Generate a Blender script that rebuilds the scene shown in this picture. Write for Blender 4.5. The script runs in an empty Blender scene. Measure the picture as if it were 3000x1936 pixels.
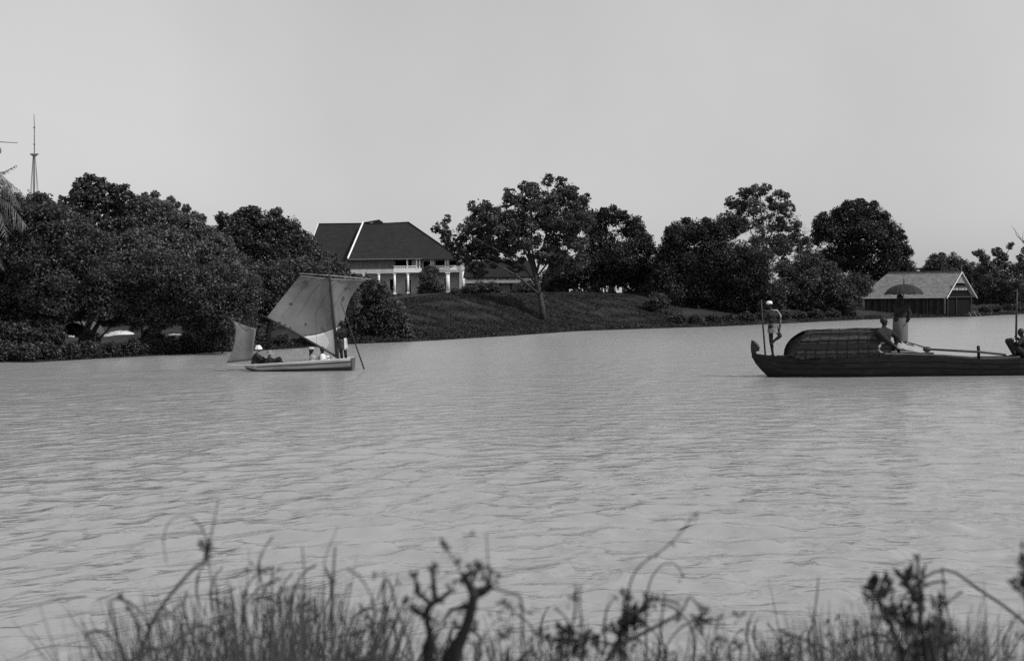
import bpy, bmesh, math, random
import numpy as np
from mathutils import Vector, Matrix
random.seed(7)
rng = np.random.default_rng(7)
S = bpy.context.scene
COL = S.collection
R = math.radians
# ------------------------------------------------------------------ camera
F = 3621.0                     # focal length in pixels of the 3000 px wide photograph
CAM = np.array([0.0, 0.0, 2.45])
pit, rol = math.atan(90 / F), R(0.6)
fw = np.array([0, math.cos(pit), -math.sin(pit)])
r0 = np.array([1.0, 0, 0]); u0 = np.array([0, math.sin(pit), math.cos(pit)])
rt = math.cos(rol) * r0 - math.sin(rol) * u0
up = math.sin(rol) * r0 + math.cos(rol) * u0
cd = bpy.data.cameras.new('camera'); cam = bpy.data.objects.new('camera', cd); COL.objects.link(cam)
cam.matrix_world = Matrix(((rt[0], up[0], -fw[0], 0), (rt[1], up[1], -fw[1], 0), (rt[2], up[2], -fw[2], CAM[2]), (0, 0, 0, 1)))
cd.sensor_width = 36; cd.lens = 36 * F / 3000; cd.clip_start = 0.05; cd.clip_end = 9000
cd.dof.use_dof = True; cd.dof.focus_distance = 44; cd.dof.aperture_fstop = 4.8
S.camera = cam
# ------------------------------------------------------------------ world and sun
SUN = Vector((0.62, -0.30, 0.72)).normalized()          # towards the sun
W = bpy.data.worlds.new('World'); S.world = W; W.use_nodes = True
nt = W.node_tree; nt.nodes.clear()
sky = nt.nodes.new('ShaderNodeTexSky'); sky.sky_type = 'NISHITA'; sky.sun_disc = False
sky.sun_elevation = math.asin(SUN.z); sky.sun_rotation = math.atan2(SUN.x, SUN.y)
sky.dust_density = 3.0; sky.air_density = 1.0
bw = nt.nodes.new('ShaderNodeRGBToBW'); pw = nt.nodes.new('ShaderNodeMath'); pw.operation = 'POWER'; pw.inputs[1].default_value = 0.28
ml = nt.nodes.new('ShaderNodeMath'); ml.operation = 'MULTIPLY'; ml.inputs[1].default_value = 4.0
bg = nt.nodes.new('ShaderNodeBackground'); bg.inputs[1].default_value = 0.11
tc = nt.nodes.new('ShaderNodeTexCoord'); nz = nt.nodes.new('ShaderNodeTexNoise'); nz.inputs['Scale'].default_value = 3.0; nz.inputs['Detail'].default_value = 5
mr = nt.nodes.new('ShaderNodeMapRange'); mr.inputs[1].default_value = 0.3; mr.inputs[2].default_value = 0.7; mr.inputs[3].default_value = 0.90; mr.inputs[4].default_value = 1.06
m2 = nt.nodes.new('ShaderNodeMath'); m2.operation = 'MULTIPLY'
wo = nt.nodes.new('ShaderNodeOutputWorld')
L = nt.links.new
L(sky.outputs[0], bw.inputs[0]); L(bw.outputs[0], pw.inputs[0]); L(pw.outputs[0], ml.inputs[0])
L(tc.outputs['Generated'], nz.inputs['Vector']); L(nz.outputs['Fac'], mr.inputs[0]); L(mr.outputs[0], m2.inputs[1]); L(ml.outputs[0], m2.inputs[0])
L(m2.outputs[0], bg.inputs[0]); L(bg.outputs[0], wo.inputs[0])
sl = bpy.data.lights.new('sun', 'SUN'); sl.energy = 3.0; sl.angle = R(0.5); sl.color = (1, 1, 1)
so = bpy.data.objects.new('sun', sl); COL.objects.link(so)
so.rotation_euler = (-SUN).to_track_quat('-Z', 'Y').to_euler()
S.view_settings.view_transform = 'Standard'; S.view_settings.look = 'None'; S.view_settings.gamma = 1; S.view_settings.exposure = 0
S.view_settings.use_curve_mapping = False
S.render.engine = 'CYCLES'
S.cycles.use_denoising = False; S.cycles.max_bounces = 5; S.cycles.diffuse_bounces = 2; S.cycles.glossy_bounces = 3
S.cycles.caustics_reflective = False; S.cycles.caustics_refractive = False; S.cycles.sample_clamp_indirect = 4

# ------------------------------------------------------------------ pixel helpers: where a sight line meets a depth or a height
def P(px, py, Y):
    d = fw + rt * ((px - 1500) / F) + up * ((968 - py) / F)
    return CAM + d * (Y / d[1])
def PZ(px, py, z):
    d = fw + rt * ((px - 1500) / F) + up * ((968 - py) / F)
    return CAM + d * ((z - CAM[2]) / d[2])

# ------------------------------------------------------------------ tags
def tag(o, label=None, cat=None, group=None, kind=None):
    if label: o['label'] = label
    if cat: o['category'] = cat
    if group: o['group'] = group
    if kind: o['kind'] = kind
    return o
def empty(name, loc, label=None, cat=None, group=None, rz=0):
    o = bpy.data.objects.new(name, None); o.location = tuple(loc); o.rotation_euler = (0, 0, rz); o.empty_display_size = .2
    COL.objects.link(o); return tag(o, label, cat, group)
def link(name, me, parent=None, mat=None, loc=None):
    o = bpy.data.objects.new(name, me); COL.objects.link(o)
    if mat is not None and not me.materials: me.materials.append(mat)
    if parent is not None: o.parent = parent
    if loc is not None: o.location = tuple(loc)
    return o

# ------------------------------------------------------------------ materials (a grey world, as the plate recorded it)
MATS = {}
def mat(name, v, rough=0.8, spec=0.3, var=0.25, scale=3.0, bump=0.0, bscale=20.0, stretch=(1, 1, 1), detail=6):
    if name in MATS: return MATS[name]
    m = bpy.data.materials.new(name); m.use_nodes = True; n = m.node_tree; b = n.nodes['Principled BSDF']
    b.inputs['Roughness'].default_value = rough; b.inputs['Specular IOR Level'].default_value = spec
    t = n.nodes.new('ShaderNodeTexCoord'); mp = n.nodes.new('ShaderNodeMapping'); mp.inputs['Scale'].default_value = stretch
    n.links.new(t.outputs['Object'], mp.inputs[0])
    z = n.nodes.new('ShaderNodeTexNoise'); z.inputs['Scale'].default_value = scale; z.inputs['Detail'].default_value = detail; z.inputs['Roughness'].default_value = 0.65
    n.links.new(mp.outputs[0], z.inputs['Vector'])
    r = n.nodes.new('ShaderNodeValToRGB'); lo, hi = v * (1 - var), min(0.95, v * (1 + var))
    r.color_ramp.elements[0].position = .3; r.color_ramp.elements[1].position = .7
    r.color_ramp.elements[0].color = (lo, lo, lo, 1); r.color_ramp.elements[1].color = (hi, hi, hi, 1)
    n.links.new(z.outputs['Fac'], r.inputs[0]); n.links.new(r.outputs[0], b.inputs['Base Color'])
    if bump:
        z2 = n.nodes.new('ShaderNodeTexNoise'); z2.inputs['Scale'].default_value = bscale; z2.inputs['Detail'].default_value = 5
        n.links.new(mp.outputs[0], z2.inputs['Vector'])
        bp = n.nodes.new('ShaderNodeBump'); bp.inputs['Strength'].default_value = 0.8; bp.inputs['Distance'].default_value = bump
        n.links.new(z2.outputs['Fac'], bp.inputs['Height']); n.links.new(bp.outputs[0], b.inputs['Normal'])
    MATS[name] = m; return m
def leafmat(name, lo, hi, rough=0.55, spec=0.4, transl=0.12):
    m = bpy.data.materials.new(name); m.use_nodes = True; n = m.node_tree; b = n.nodes['Principled BSDF']
    b.inputs['Roughness'].default_value = rough; b.inputs['Specular IOR Level'].default_value = spec
    a = n.nodes.new('ShaderNodeAttribute'); a.attribute_name = 'tint'
    r = n.nodes.new('ShaderNodeValToRGB'); r.color_ramp.elements[0].color = (lo, lo, lo, 1); r.color_ramp.elements[1].color = (hi, hi, hi, 1)
    n.links.new(a.outputs['Fac'], r.inputs[0]); n.links.new(r.outputs[0], b.inputs['Base Color'])
    tr = n.nodes.new('ShaderNodeBsdfTranslucent'); n.links.new(r.outputs[0], tr.inputs[0])
    mx = n.nodes.new('ShaderNodeMixShader'); mx.inputs[0].default_value = transl
    n.links.new(b.outputs[0], mx.inputs[1]); n.links.new(tr.outputs[0], mx.inputs[2])
    n.links.new(mx.outputs[0], n.nodes['Material Output'].inputs[0]); MATS[name] = m; return m
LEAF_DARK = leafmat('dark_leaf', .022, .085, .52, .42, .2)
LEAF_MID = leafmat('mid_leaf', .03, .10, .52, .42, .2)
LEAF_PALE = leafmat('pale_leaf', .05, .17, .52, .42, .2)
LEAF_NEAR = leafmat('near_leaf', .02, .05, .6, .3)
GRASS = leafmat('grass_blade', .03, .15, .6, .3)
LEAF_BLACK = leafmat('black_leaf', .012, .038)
BARK = mat('bark', .10, .9, .2, .4, 2.5, .03, 8, (1, 1, .3))
BARK_PALE = mat('pale_bark', .25, .9, .2, .4, 2.5, .03, 8, (1, 1, .3))
BARK_DARK = mat('dark_bark', .035, .9, .2, .4, 2.5)
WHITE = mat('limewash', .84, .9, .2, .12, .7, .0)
GREYWALL = mat('shaded_plaster', .42, .9, .2, .18, .8)  # darker copy of the wall finish, veranda shade put into its grey
ROOFT = mat('roof_tiles', .024, .9, .15, .3, 1.2, .04, 6, (1, 1, 2))
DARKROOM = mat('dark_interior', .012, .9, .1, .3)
TIMBER_DARK = mat('dark_timber', .03, .7, .3, .5, 3, .01, 12, (.3, 3, 3))
TIMBER_MID = mat('weathered_timber', .16, .8, .3, .4, 3, .01, 12, (.3, 3, 3))
TIMBER_PALE = mat('pale_timber', .42, .8, .3, .3, 3, .008, 12, (.3, 3, 3))
ATAP = mat('thatch_roof', .22, .95, .1, .35, 2.2, .06, 9, (1, 1, 2))

# ------------------------------------------------------------------ mesh helpers
def mesh_np(name, V, Fq, smooth=False, tint=None):
    V = np.asarray(V, float); Fq = np.asarray(Fq, int); me = bpy.data.meshes.new(name)
    k = Fq.shape[1]
    me.vertices.add(len(V)); me.vertices.foreach_set('co', V.ravel())
    me.loops.add(Fq.size); me.loops.foreach_set('vertex_index', Fq.ravel().astype(np.int32))
    me.polygons.add(len(Fq)); me.polygons.foreach_set('loop_start', np.arange(0, Fq.size, k, dtype=np.int32))
    try: me.polygons.foreach_set('loop_total', np.full(len(Fq), k, dtype=np.int32))
    except Exception: pass
    if smooth: me.polygons.foreach_set('use_smooth', np.ones(len(Fq), bool))
    me.update(calc_edges=True)
    if tint is not None:
        a = me.attributes.new('tint', 'FLOAT', 'FACE'); a.data.foreach_set('value', np.asarray(tint, np.float32))
    return me
class MB:
    """collects pieces of ONE mesh"""
    def __init__(s): s.v = []; s.f = []
    def add(s, V, Fs):
        o = len(s.v); s.v += [tuple(map(float, p)) for p in V]; s.f += [tuple(int(i) + o for i in f) for f in Fs]; return s
    def box(s, a, b):
        x0, y0, z0 = a; x1, y1, z1 = b
        V = [(x0, y0, z0), (x1, y0, z0), (x1, y1, z0), (x0, y1, z0), (x0, y0, z1), (x1, y0, z1), (x1, y1, z1), (x0, y1, z1)]
        return s.add(V, [(0, 3, 2, 1), (4, 5, 6, 7), (0, 1, 5, 4), (1, 2, 6, 5), (2, 3, 7, 6), (3, 0, 4, 7)])
    def tube(s, pts, rad, n=7, sx=1.0):
        pts = [np.asarray(p, float) for p in pts]; m = len(pts)
        if not hasattr(rad, '__len__'): rad = [rad] * m
        V = []; Fs = []; prev = None
        for i, p in enumerate(pts):
            t = pts[min(i + 1, m - 1)] - pts[max(i - 1, 0)]; t = t / (np.linalg.norm(t) + 1e-9)
            if prev is None:
                a = np.cross(t, [0, 0, 1.0]);
                if np.linalg.norm(a) < .1: a = np.cross(t, [0, 1.0, 0])
            else: a = prev - t * np.dot(prev, t)
            a = a / (np.linalg.norm(a) + 1e-9); prev = a; b = np.cross(t, a)
            for k in range(n):
                w = 2 * math.pi * k / n; V.append(p + (a * math.cos(w) * sx + b * math.sin(w)) * rad[i])
        for i in range(m - 1):
            for k in range(n):
                k2 = (k + 1) % n; Fs.append((i * n + k, i * n + k2, (i + 1) * n + k2, (i + 1) * n + k))
        Fs.append(tuple(range(n - 1, -1, -1))); Fs.append(tuple((m - 1) * n + k for k in range(n)))
        return s.add(V, Fs)
    def ell(s, c, r, n=10, m=7, M=None):
        c = np.asarray(c, float); V = []; Fs = []
        for i in range(m + 1):
            th = math.pi * i / m
            for k in range(n):
                w = 2 * math.pi * k / n
                p = np.array([math.sin(th) * math.cos(w) * r[0], math.sin(th) * math.sin(w) * r[1], math.cos(th) * r[2]])
                if M is not None: p = M @ p
                V.append(c + p)
        for i in range(m):
            for k in range(n):
                k2 = (k + 1) % n; Fs.append((i * n + k, (i + 1) * n + k, (i + 1) * n + k2, i * n + k2))
        return s.add(V, Fs)
    def cap(s, a, b, ra, rb, n=10):
        a = np.asarray(a, float); b = np.asarray(b, float); d = b - a; l = np.linalg.norm(d) + 1e-9; d = d / l
        pts = []; rad = []
        for w in (85, 55, 25): pts.append(a - d * ra * math.sin(R(w))); rad.append(ra * math.cos(R(w)))
        pts.append(a); rad.append(ra); pts.append(b); rad.append(rb)
        for w in (25, 55, 85): pts.append(b + d * rb * math.sin(R(w))); rad.append(rb * math.cos(R(w)))
        return s.tube(pts, rad, n)
    def sheet(s, G, thick=None):
        """grid of points G[i][j] -> sheet; thick=(dx,dy,dz) gives it a back face and rim"""
        G = np.asarray(G, float); a, b = G.shape[:2]
        V = list(G.reshape(-1, 3)); Fs = [(i * b + j, i * b + j + 1, (i + 1) * b + j + 1, (i + 1) * b + j) for i in range(a - 1) for j in range(b - 1)]
        if thick is not None:
            o = a * b; V += list(G.reshape(-1, 3) + np.asarray(thick, float))
            Fs += [tuple(o + q for q in f[::-1]) for f in Fs[:]]
            rim = [i * b for i in range(a)] + [(a - 1) * b + j for j in range(1, b)] + [i * b + b - 1 for i in range(a - 2, -1, -1)] + [j for j in range(b - 2, 0, -1)]
            for q in range(len(rim)):
                p, p2 = rim[q], rim[(q + 1) % len(rim)]; Fs.append((p, p2, p2 + o, p + o))
        return s.add(V, Fs)
    def mesh(s, name, smooth=False):
        me = bpy.data.meshes.new(name); me.from_pydata(s.v, [], s.f); me.update()
        if smooth: me.polygons.foreach_set('use_smooth', [True] * len(me.polygons))
        return me
    def build(s, name, m, parent=None, smooth=False, loc=None):
        return link(name, s.mesh(name, smooth), parent, m, loc)
def box_part(name, m, parent, a, b):
    return MB().box(a, b).build(name, m, parent)
def fix_normals(o):
    bm = bmesh.new(); bm.from_mesh(o.data); bmesh.ops.recalc_face_normals(bm, faces=bm.faces); bm.to_mesh(o.data); bm.free(); return o

# ------------------------------------------------------------------ shoreline and land height
shore_px = np.array([(-900, 1085), (-400, 1075), (0, 1062), (100, 1062), (300, 1050), (500, 1040), (640, 1032), (760, 1027), (880, 1020), (1030, 1008), (1210, 1001), (1300, 996), (1500, 984), (1700, 970), (1900, 963), (2100, 957), (2300, 948), (2500, 938), (2650, 932), (2850, 928), (3000, 920), (3400, 906), (3900, 898)], float)
sh = np.array([PZ(a, b, 0) for a, b in shore_px]); sh_q = sh[:, 0] / sh[:, 1]; sh_Y = sh[:, 1]
def shoreY(q): return np.interp(q, sh_q, sh_Y)
def col(px): return (px - 1500) / F
hm_q = [col(v) for v in (-900, 600, 950, 1150, 1300, 1700, 1900, 2000, 2300, 2600, 3900)]
hm_v = [0.3, 0.35, 1.3, 2.3, 2.6, 2.75, 2.5, 1.8, 1.1, 0.6, 0.6]
def lump(x, y):
    return .5 * (np.sin(x * .31 + 1.3) * np.cos(y * .27) + .6 * np.sin(x * .83 + y * .5 + 2) + .35 * np.sin(x * 1.9 - y * 1.3) + .25 * np.sin(x * 3.7 + y * 3.1 + 1))
def land(x, y):
    x = np.asarray(x, float); y = np.asarray(y, float); q = x / np.maximum(y, 1)
    t = y - shoreY(q); hm = np.interp(q, hm_q, hm_v)
    lip = np.clip(t / 5.0, -1, 1) * .32
    s = np.clip((t - 4) / 18.0, 0, 1); s = s * s * (3 - 2 * s)
    far = np.clip((t - 25) / 100, 0, 1) * np.clip((3.45 - hm), 0, .9) * (hm > 2.0)
    return lip + hm * s + far + .16 * lump(x, y) * np.clip(t / 6, 0, 1) * np.where(t > 22, .4, 1)
qs = np.linspace(col(-900), col(3900), 420)
ts = np.concatenate([np.linspace(-3, 30, 110), np.linspace(31, 180, 60), np.geomspace(190, 3500, 30)])
Q, T = np.meshgrid(qs, ts, indexing='ij'); YY = shoreY(Q) + T; XX = Q * YY
ZZ = land(XX, YY); ZZ = np.where(T < 0, T * .12 - .02, ZZ)
Vg = np.stack([XX, YY, ZZ], -1); n1, n2 = Q.shape
I = np.arange(n1 * n2).reshape(n1, n2)
Fg = np.stack([I[:-1, :-1], I[1:, :-1], I[1:, 1:], I[:-1, 1:]], -1).reshape(-1, 4)
GROUND = mat('turf', .03, .95, .1, .55, .35, .10, 2.5, (1, 1, 1), 8)
o = link('ground', mesh_np('ground', Vg.reshape(-1, 3), Fg, True), None, GROUND); tag(o, kind='structure')

# near bank under the camera
xs = np.linspace(-9, 9, 90); ys = np.concatenate([np.linspace(-14, 0, 20), np.linspace(.2, 7, 60)])
Xb, Yb = np.meshgrid(xs, ys, indexing='ij')
Zb = 1.05 - np.clip((Yb - 2.4 - .25 * np.sin(Xb * 1.1)) / 2.6, 0, 1) ** 1.2 * 1.75 + .05 * lump(Xb * 5, Yb * 5)
I = np.arange(Xb.size).reshape(Xb.shape)
o = link('riverbank', mesh_np('riverbank', np.stack([Xb, Yb, Zb], -1).reshape(-1, 3), np.stack([I[:-1, :-1], I[1:, :-1], I[1:, 1:], I[:-1, 1:]], -1).reshape(-1, 4), True), None, GROUND); tag(o, kind='structure')
def near_z(x, y): return 1.05 - np.clip((y - 2.4 - .25 * np.sin(x * 1.1)) / 2.6, 0, 1) ** 1.2 * 1.75

# ------------------------------------------------------------------ water: one displaced sheet out to the horizon
ang = np.concatenate([np.linspace(-180, -32, 40)[:-1], np.linspace(-32, 32, 560), np.linspace(32, 180, 40)[1:]])
rad = np.concatenate([np.linspace(.5, 3.5, 8)[:-1], np.geomspace(3.5, 230, 640), np.geomspace(240, 6000, 20)])
A_, Rr = np.meshgrid(np.radians(ang), rad, indexing='ij'); Xw = np.sin(A_) * Rr; Yw = np.cos(A_) * Rr
Uw = .87 * Rr + .13 * Yw - .17 * Xw
Zw = np.zeros_like(Xw); rg = np.random.default_rng(3)
for i in range(72):
    lam = 10 ** rg.uniform(-.82, -.02); th = rg.normal(0, .72); k = 2 * math.pi / lam
    amp = .0050 * lam ** 1.0 * rg.uniform(.5, 1.2)
    ph = k * (Xw * math.sin(th) + Uw * math.cos(th)) + rg.uniform(0, 6.28) + .8 * np.sin(Xw * .23 * rg.uniform(.5, 2) + Yw * .17 + i)
    res = np.clip((lam / np.maximum(Rr * .0070, 1e-3) - 2.5) / 3, 0, 1)
    Zw += amp * res * (np.sin(ph) + .22 * np.sin(2 * ph + .4))
Zw *= 1 + .55 * np.tanh(Zw / .012)
patch = .72 + .45 * np.sin(Xw * .21 + 1.1 + .5 * np.sin(Yw * .11)) * np.sin(Yw * .16 + .07 * Xw)
Zw *= np.clip(patch, .35, 1.2) 
I = np.arange(Xw.size).reshape(Xw.shape)
wm = bpy.data.materials.new('river_water'); wm.use_nodes = True; n = wm.node_tree; b = n.nodes['Principled BSDF']
b.inputs['Base Color'].default_value = (.28, .28, .28, 1); b.inputs['Roughness'].default_value = .10; b.inputs['IOR'].default_value = 1.33
g = n.nodes.new('ShaderNodeNewGeometry')
sp_ = n.nodes.new('ShaderNodeSeparateXYZ'); n.links.new(g.outputs['Position'], sp_.inputs[0])
ln_ = n.nodes.new('ShaderNodeVectorMath'); ln_.operation = 'LENGTH'; n.links.new(g.outputs['Position'], ln_.inputs[0])
def mth(op, a, b_):
    m = n.nodes.new('ShaderNodeMath'); m.operation = op
    for i_, v_ in enumerate((a, b_)):
        if isinstance(v_, (int, float)): m.inputs[i_].default_value = v_
        else: n.links.new(v_, m.inputs[i_])
    return m.outputs[0]
U_ = mth('ADD', mth('ADD', mth('MULTIPLY', ln_.outputs['Value'], .87), mth('MULTIPLY', sp_.outputs['Y'], .13)), mth('MULTIPLY', sp_.outputs['X'], -.17))
cb_ = n.nodes.new('ShaderNodeCombineXYZ'); n.links.new(sp_.outputs['X'], cb_.inputs[0]); n.links.new(U_, cb_.inputs[1])
def wnoise(scale, stretch, amp, detail):
    mp = n.nodes.new('ShaderNodeMapping'); mp.inputs['Scale'].default_value = stretch; mp.inputs['Rotation'].default_value = (0, 0, 0)
    z = n.nodes.new('ShaderNodeTexNoise'); z.inputs['Scale'].default_value = scale; z.inputs['Detail'].default_value = detail; z.inputs['Distortion'].default_value = .6
    n.links.new(cb_.outputs[0], mp.inputs[0]); n.links.new(mp.outputs[0], z.inputs['Vector'])
    m = n.nodes.new('ShaderNodeMath'); m.operation = 'MULTIPLY'; m.inputs[1].default_value = amp; n.links.new(z.outputs['Fac'], m.inputs[0]); return m
a1 = wnoise(2.4, (.55, 1.0, 1), .11, 3); a2 = wnoise(8.0, (.6, 1.0, 1), .010, 1)
ad = n.nodes.new('ShaderNodeMath'); ad.operation = 'ADD'; n.links.new(a1.outputs[0], ad.inputs[0]); n.links.new(a2.outputs[0], ad.inputs[1])
bp = n.nodes.new('ShaderNodeBump'); bp.inputs['Distance'].default_value = 1
sx_ = n.nodes.new('ShaderNodeSeparateXYZ'); n.links.new(g.outputs['Position'], sx_.inputs[0])    # the river is calmer under the far bank
mr_ = n.nodes.new('ShaderNodeMapRange'); mr_.inputs[1].default_value = 18; mr_.inputs[2].default_value = 75; mr_.inputs[3].default_value = 1.0; mr_.inputs[4].default_value = 1.7
ro_ = n.nodes.new('ShaderNodeMapRange'); ro_.inputs[1].default_value = 12; ro_.inputs[2].default_value = 60; ro_.inputs[3].default_value = .12; ro_.inputs[4].default_value = .24
n.links.new(sx_.outputs['Y'], ro_.inputs[0]); n.links.new(ro_.outputs[0], b.inputs['Roughness'])      # ripples too fine to resolve far out
gp_ = n.nodes.new('ShaderNodeMapping'); gp_.inputs['Scale'].default_value = (.35, 1, 1); n.links.new(cb_.outputs[0], gp_.inputs[0])
gz_ = n.nodes.new('ShaderNodeTexNoise'); gz_.inputs['Scale'].default_value = .42; gz_.inputs['Detail'].default_value = 4; gz_.inputs['Roughness'].default_value = .65; n.links.new(gp_.outputs[0], gz_.inputs['Vector'])
gr_ = n.nodes.new('ShaderNodeMapRange'); gr_.inputs[1].default_value = .36; gr_.inputs[2].default_value = .64; gr_.inputs[3].default_value = .35; gr_.inputs[4].default_value = 1.6; n.links.new(gz_.outputs['Fac'], gr_.inputs[0])      # gusts roughen the surface in patches
n.links.new(sx_.outputs['Y'], mr_.inputs[0]); n.links.new(mth('MULTIPLY', mr_.outputs[0], gr_.outputs[0]), bp.inputs['Strength'])
n.links.new(ad.outputs[0], bp.inputs['Height']); n.links.new(bp.outputs[0], b.inputs['Normal'])
o = link('water', mesh_np('water', np.stack([Xw, Yw, Zw], -1).reshape(-1, 3), np.stack([I[:-1, :-1], I[:-1, 1:], I[1:, 1:], I[1:, :-1]], -1).reshape(-1, 4), True), None, wm); tag(o, kind='structure')
def water_z(x, y):
    return 0.0

# ------------------------------------------------------------------ foliage
def leaf_quads(C, size, outward, upb=.5, wid=.30):
    N = len(C); nrm = rng.normal(size=(N, 3)) + outward * .55; nrm[:, 2] += upb
    nrm /= np.linalg.norm(nrm, axis=1)[:, None]
    a = np.cross(nrm, rng.normal(size=(N, 3))); a /= np.linalg.norm(a, axis=1)[:, None] + 1e-9
    b = np.cross(nrm, a); s = np.asarray(size)[:, None]
    tipd = nrm * s * rng.uniform(-.12, .12, (N, 1))
    V = np.stack([C - a * s * .5, C + b * s * wid - a * s * .06 + tipd, C + a * s * .5, C - b * s * wid - a * s * .06 + tipd], 1)
    return V.reshape(-1, 3)
def foliage(blobs, s, cov=2.6, clump=.33, opn=0.0, core=.22, upb=.5, wid=.30):
    """blobs: (centre, radii) -> leaf quads gathered in twig-end clumps over each lobe"""
    out = []; tin = []
    for c, r in blobs:
        c = np.asarray(c); r = np.asarray(r, float); rm = float(np.mean(r))
        Nl = int(cov * 4 * math.pi * rm * rm / (s * s * wid)); Nl = max(Nl, 60)
        rc = clump * rm; nc = max(10, int(26 * (1 - opn) * (rm / max(rc, .01) / 3) ** 2))
        d = rng.normal(size=(nc, 3)); d /= np.linalg.norm(d, axis=1)[:, None]
        rr = rng.uniform(.62, 1.0, nc) ** .7
        cc = c + d * r * rr[:, None]
        cs = rng.uniform(.45, 1.5, nc) * rc
        w = cs ** 2; pick = rng.choice(nc, int(Nl * (1 - core) * (.62 if opn < .2 else .85)), p=w / w.sum())
        g3 = rng.normal(size=(len(pick), 3)); g3 /= np.linalg.norm(g3, axis=1)[:, None]
        off = g3 * (rng.uniform(.15, 1, len(pick)) ** .5 * cs[pick])[:, None]; off[:, 2] *= .75
        C = cc[pick] + off
        ow = d[pick] * .6 + g3 * .7
        sz = s * rng.uniform(.55, 1.3, len(C))
        out.append(leaf_quads(C, sz, ow, upb, wid)); ct = rng.uniform(0, 1, nc)
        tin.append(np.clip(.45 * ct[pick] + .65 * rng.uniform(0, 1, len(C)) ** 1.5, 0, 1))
        nh = int(Nl * (1 - core) * (.45 if opn < .2 else .12))     # loose leaves between the clumps
        d3 = rng.normal(size=(nh, 3)); d3 /= np.linalg.norm(d3, axis=1)[:, None]
        wob = 1 + .13 * np.sin(d3[:, 0] * 7 + c[0]) * np.sin(d3[:, 2] * 8 + c[2]) + .08 * np.sin(d3[:, 0] * 17 + d3[:, 2] * 13)
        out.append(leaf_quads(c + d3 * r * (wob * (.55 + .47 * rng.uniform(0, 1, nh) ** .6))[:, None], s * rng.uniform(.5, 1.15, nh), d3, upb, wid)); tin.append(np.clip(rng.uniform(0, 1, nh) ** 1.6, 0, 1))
        nk = int(Nl * core * .5)
        if nk:
            d2 = rng.normal(size=(nk, 3)); d2 /= np.linalg.norm(d2, axis=1)[:, None]
            C2 = c + d2 * r * (rng.uniform(0, 1, nk) ** .5 * .68)[:, None]
            out.append(leaf_quads(C2, s * rng.uniform(1.3, 2.2, nk), d2, upb, wid)); tin.append(rng.uniform(0, .35, nk))  # inner leaves tinted dark, so the crown's inner shade is in their colour
    V = np.concatenate(out); t = np.concatenate(tin)
    return V, t
def tree(name, label, cat, blobs, Y, s, lm=None, trunk=None, limbs=(), cov=2.6, clump=.33, opn=0, core=.22, group=None, tr=.2, bark=None, depth=.9, upb=.5, auto=3, wid=.3):
    """blobs in sight-line units: (px, py, radius px[, depth offset m])"""
    k = Y / F; B = []; s = s * (.76 if Y > 90 else .9)
    for q in blobs:
        px, py, r = q[:3]; dy = q[3] if len(q) > 3 else random.uniform(-.8, .8) * r * k * .8
        yy = Y + dy; c = P(px, py, yy); B.append((c, (r * k, r * k * depth, r * k * .92)))
    cen = np.mean([b[0] for b in B], 0)
    if trunk is None: base = np.array([cen[0], Y, 0.0]); tp = []
    else:
        base = P(trunk[0][0], trunk[0][1], Y); tp = [P(a, b_, Y) for a, b_ in trunk[1:]]
    base[2] = float(land(base[0], base[1])) - .1
    root = empty(name, base, label, cat, group)
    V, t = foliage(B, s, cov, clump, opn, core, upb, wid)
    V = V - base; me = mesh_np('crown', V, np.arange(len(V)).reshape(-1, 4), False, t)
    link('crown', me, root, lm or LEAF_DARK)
    bark = bark or BARK
    mb = MB(); top = tp if tp else [base + (cen - base) * .5, cen]
    pts = [base] + top; m_ = len(pts); mb.tube([p - base for p in pts], [tr * (1 - .62 * i / (m_ - 1)) for i in range(m_)], 8)
    mb.build('trunk', bark, root, True)
    for lb in limbs:
        pp = [P(q[0], q[1], Y + (q[2] if len(q) > 2 else 0)) - base for q in lb]
        r1 = tr * .42; MB().tube(pp, [r1 * (1 - .8 * i / (len(pp) - 1)) for i in range(len(pp))], 6).build('limb', bark, root, True)
    sel = sorted(range(len(B)), key=lambda i: -B[i][1][0])[:auto]
    for i in sel:
        c = B[i][0]; st = pts[-1] if c[2] > pts[-1][2] else pts[-1] * .5 + base * .5
        mid = (st + c) / 2 + np.array([0, 0, -.1 * np.linalg.norm(c - st)])
        MB().tube([st - base, mid - base, c - base], [tr * .35, tr * .25, tr * .08], 6).build('limb', bark, root, True)
    return root

# left bank
tree('riverside_tree', 'dark dense tree filling the left edge below the palm fronds', 'tree',
     [(50, 740, 100), (150, 700, 95), (40, 880, 95), (160, 830, 105), (110, 620, 60), (20, 610, 60), (230, 740, 85), (-60, 800, 110), (60, 660, 70), (30, 960, 60), (110, 930, 55), (-80, 940, 100)],
     57, .155, LEAF_DARK, [(120, 1040), (130, 960), (110, 860)], tr=.22, cov=2.9)
tree('riverside_tree', 'tall tree with coarse clumped leaves making the highest point of the left bank', 'tree',
     [(255, 560, 42), (300, 575, 45), (362, 572, 26), (230, 610, 50), (310, 640, 65), (200, 612, 26), (262, 525, 20), (290, 530, 16), (340, 552, 16), (366, 545, 13), (245, 532, 14), (225, 560, 18), (185, 590, 16), (150, 600, 14), (240, 690, 70), (330, 600, 35), (175, 640, 35)],
     61, .2, LEAF_DARK, [(262, 1040), (255, 960), (300, 860), (280, 720), (262, 600)], tr=.2, cov=2.3, clump=.36, opn=.24, core=.12, wid=.34)
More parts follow.
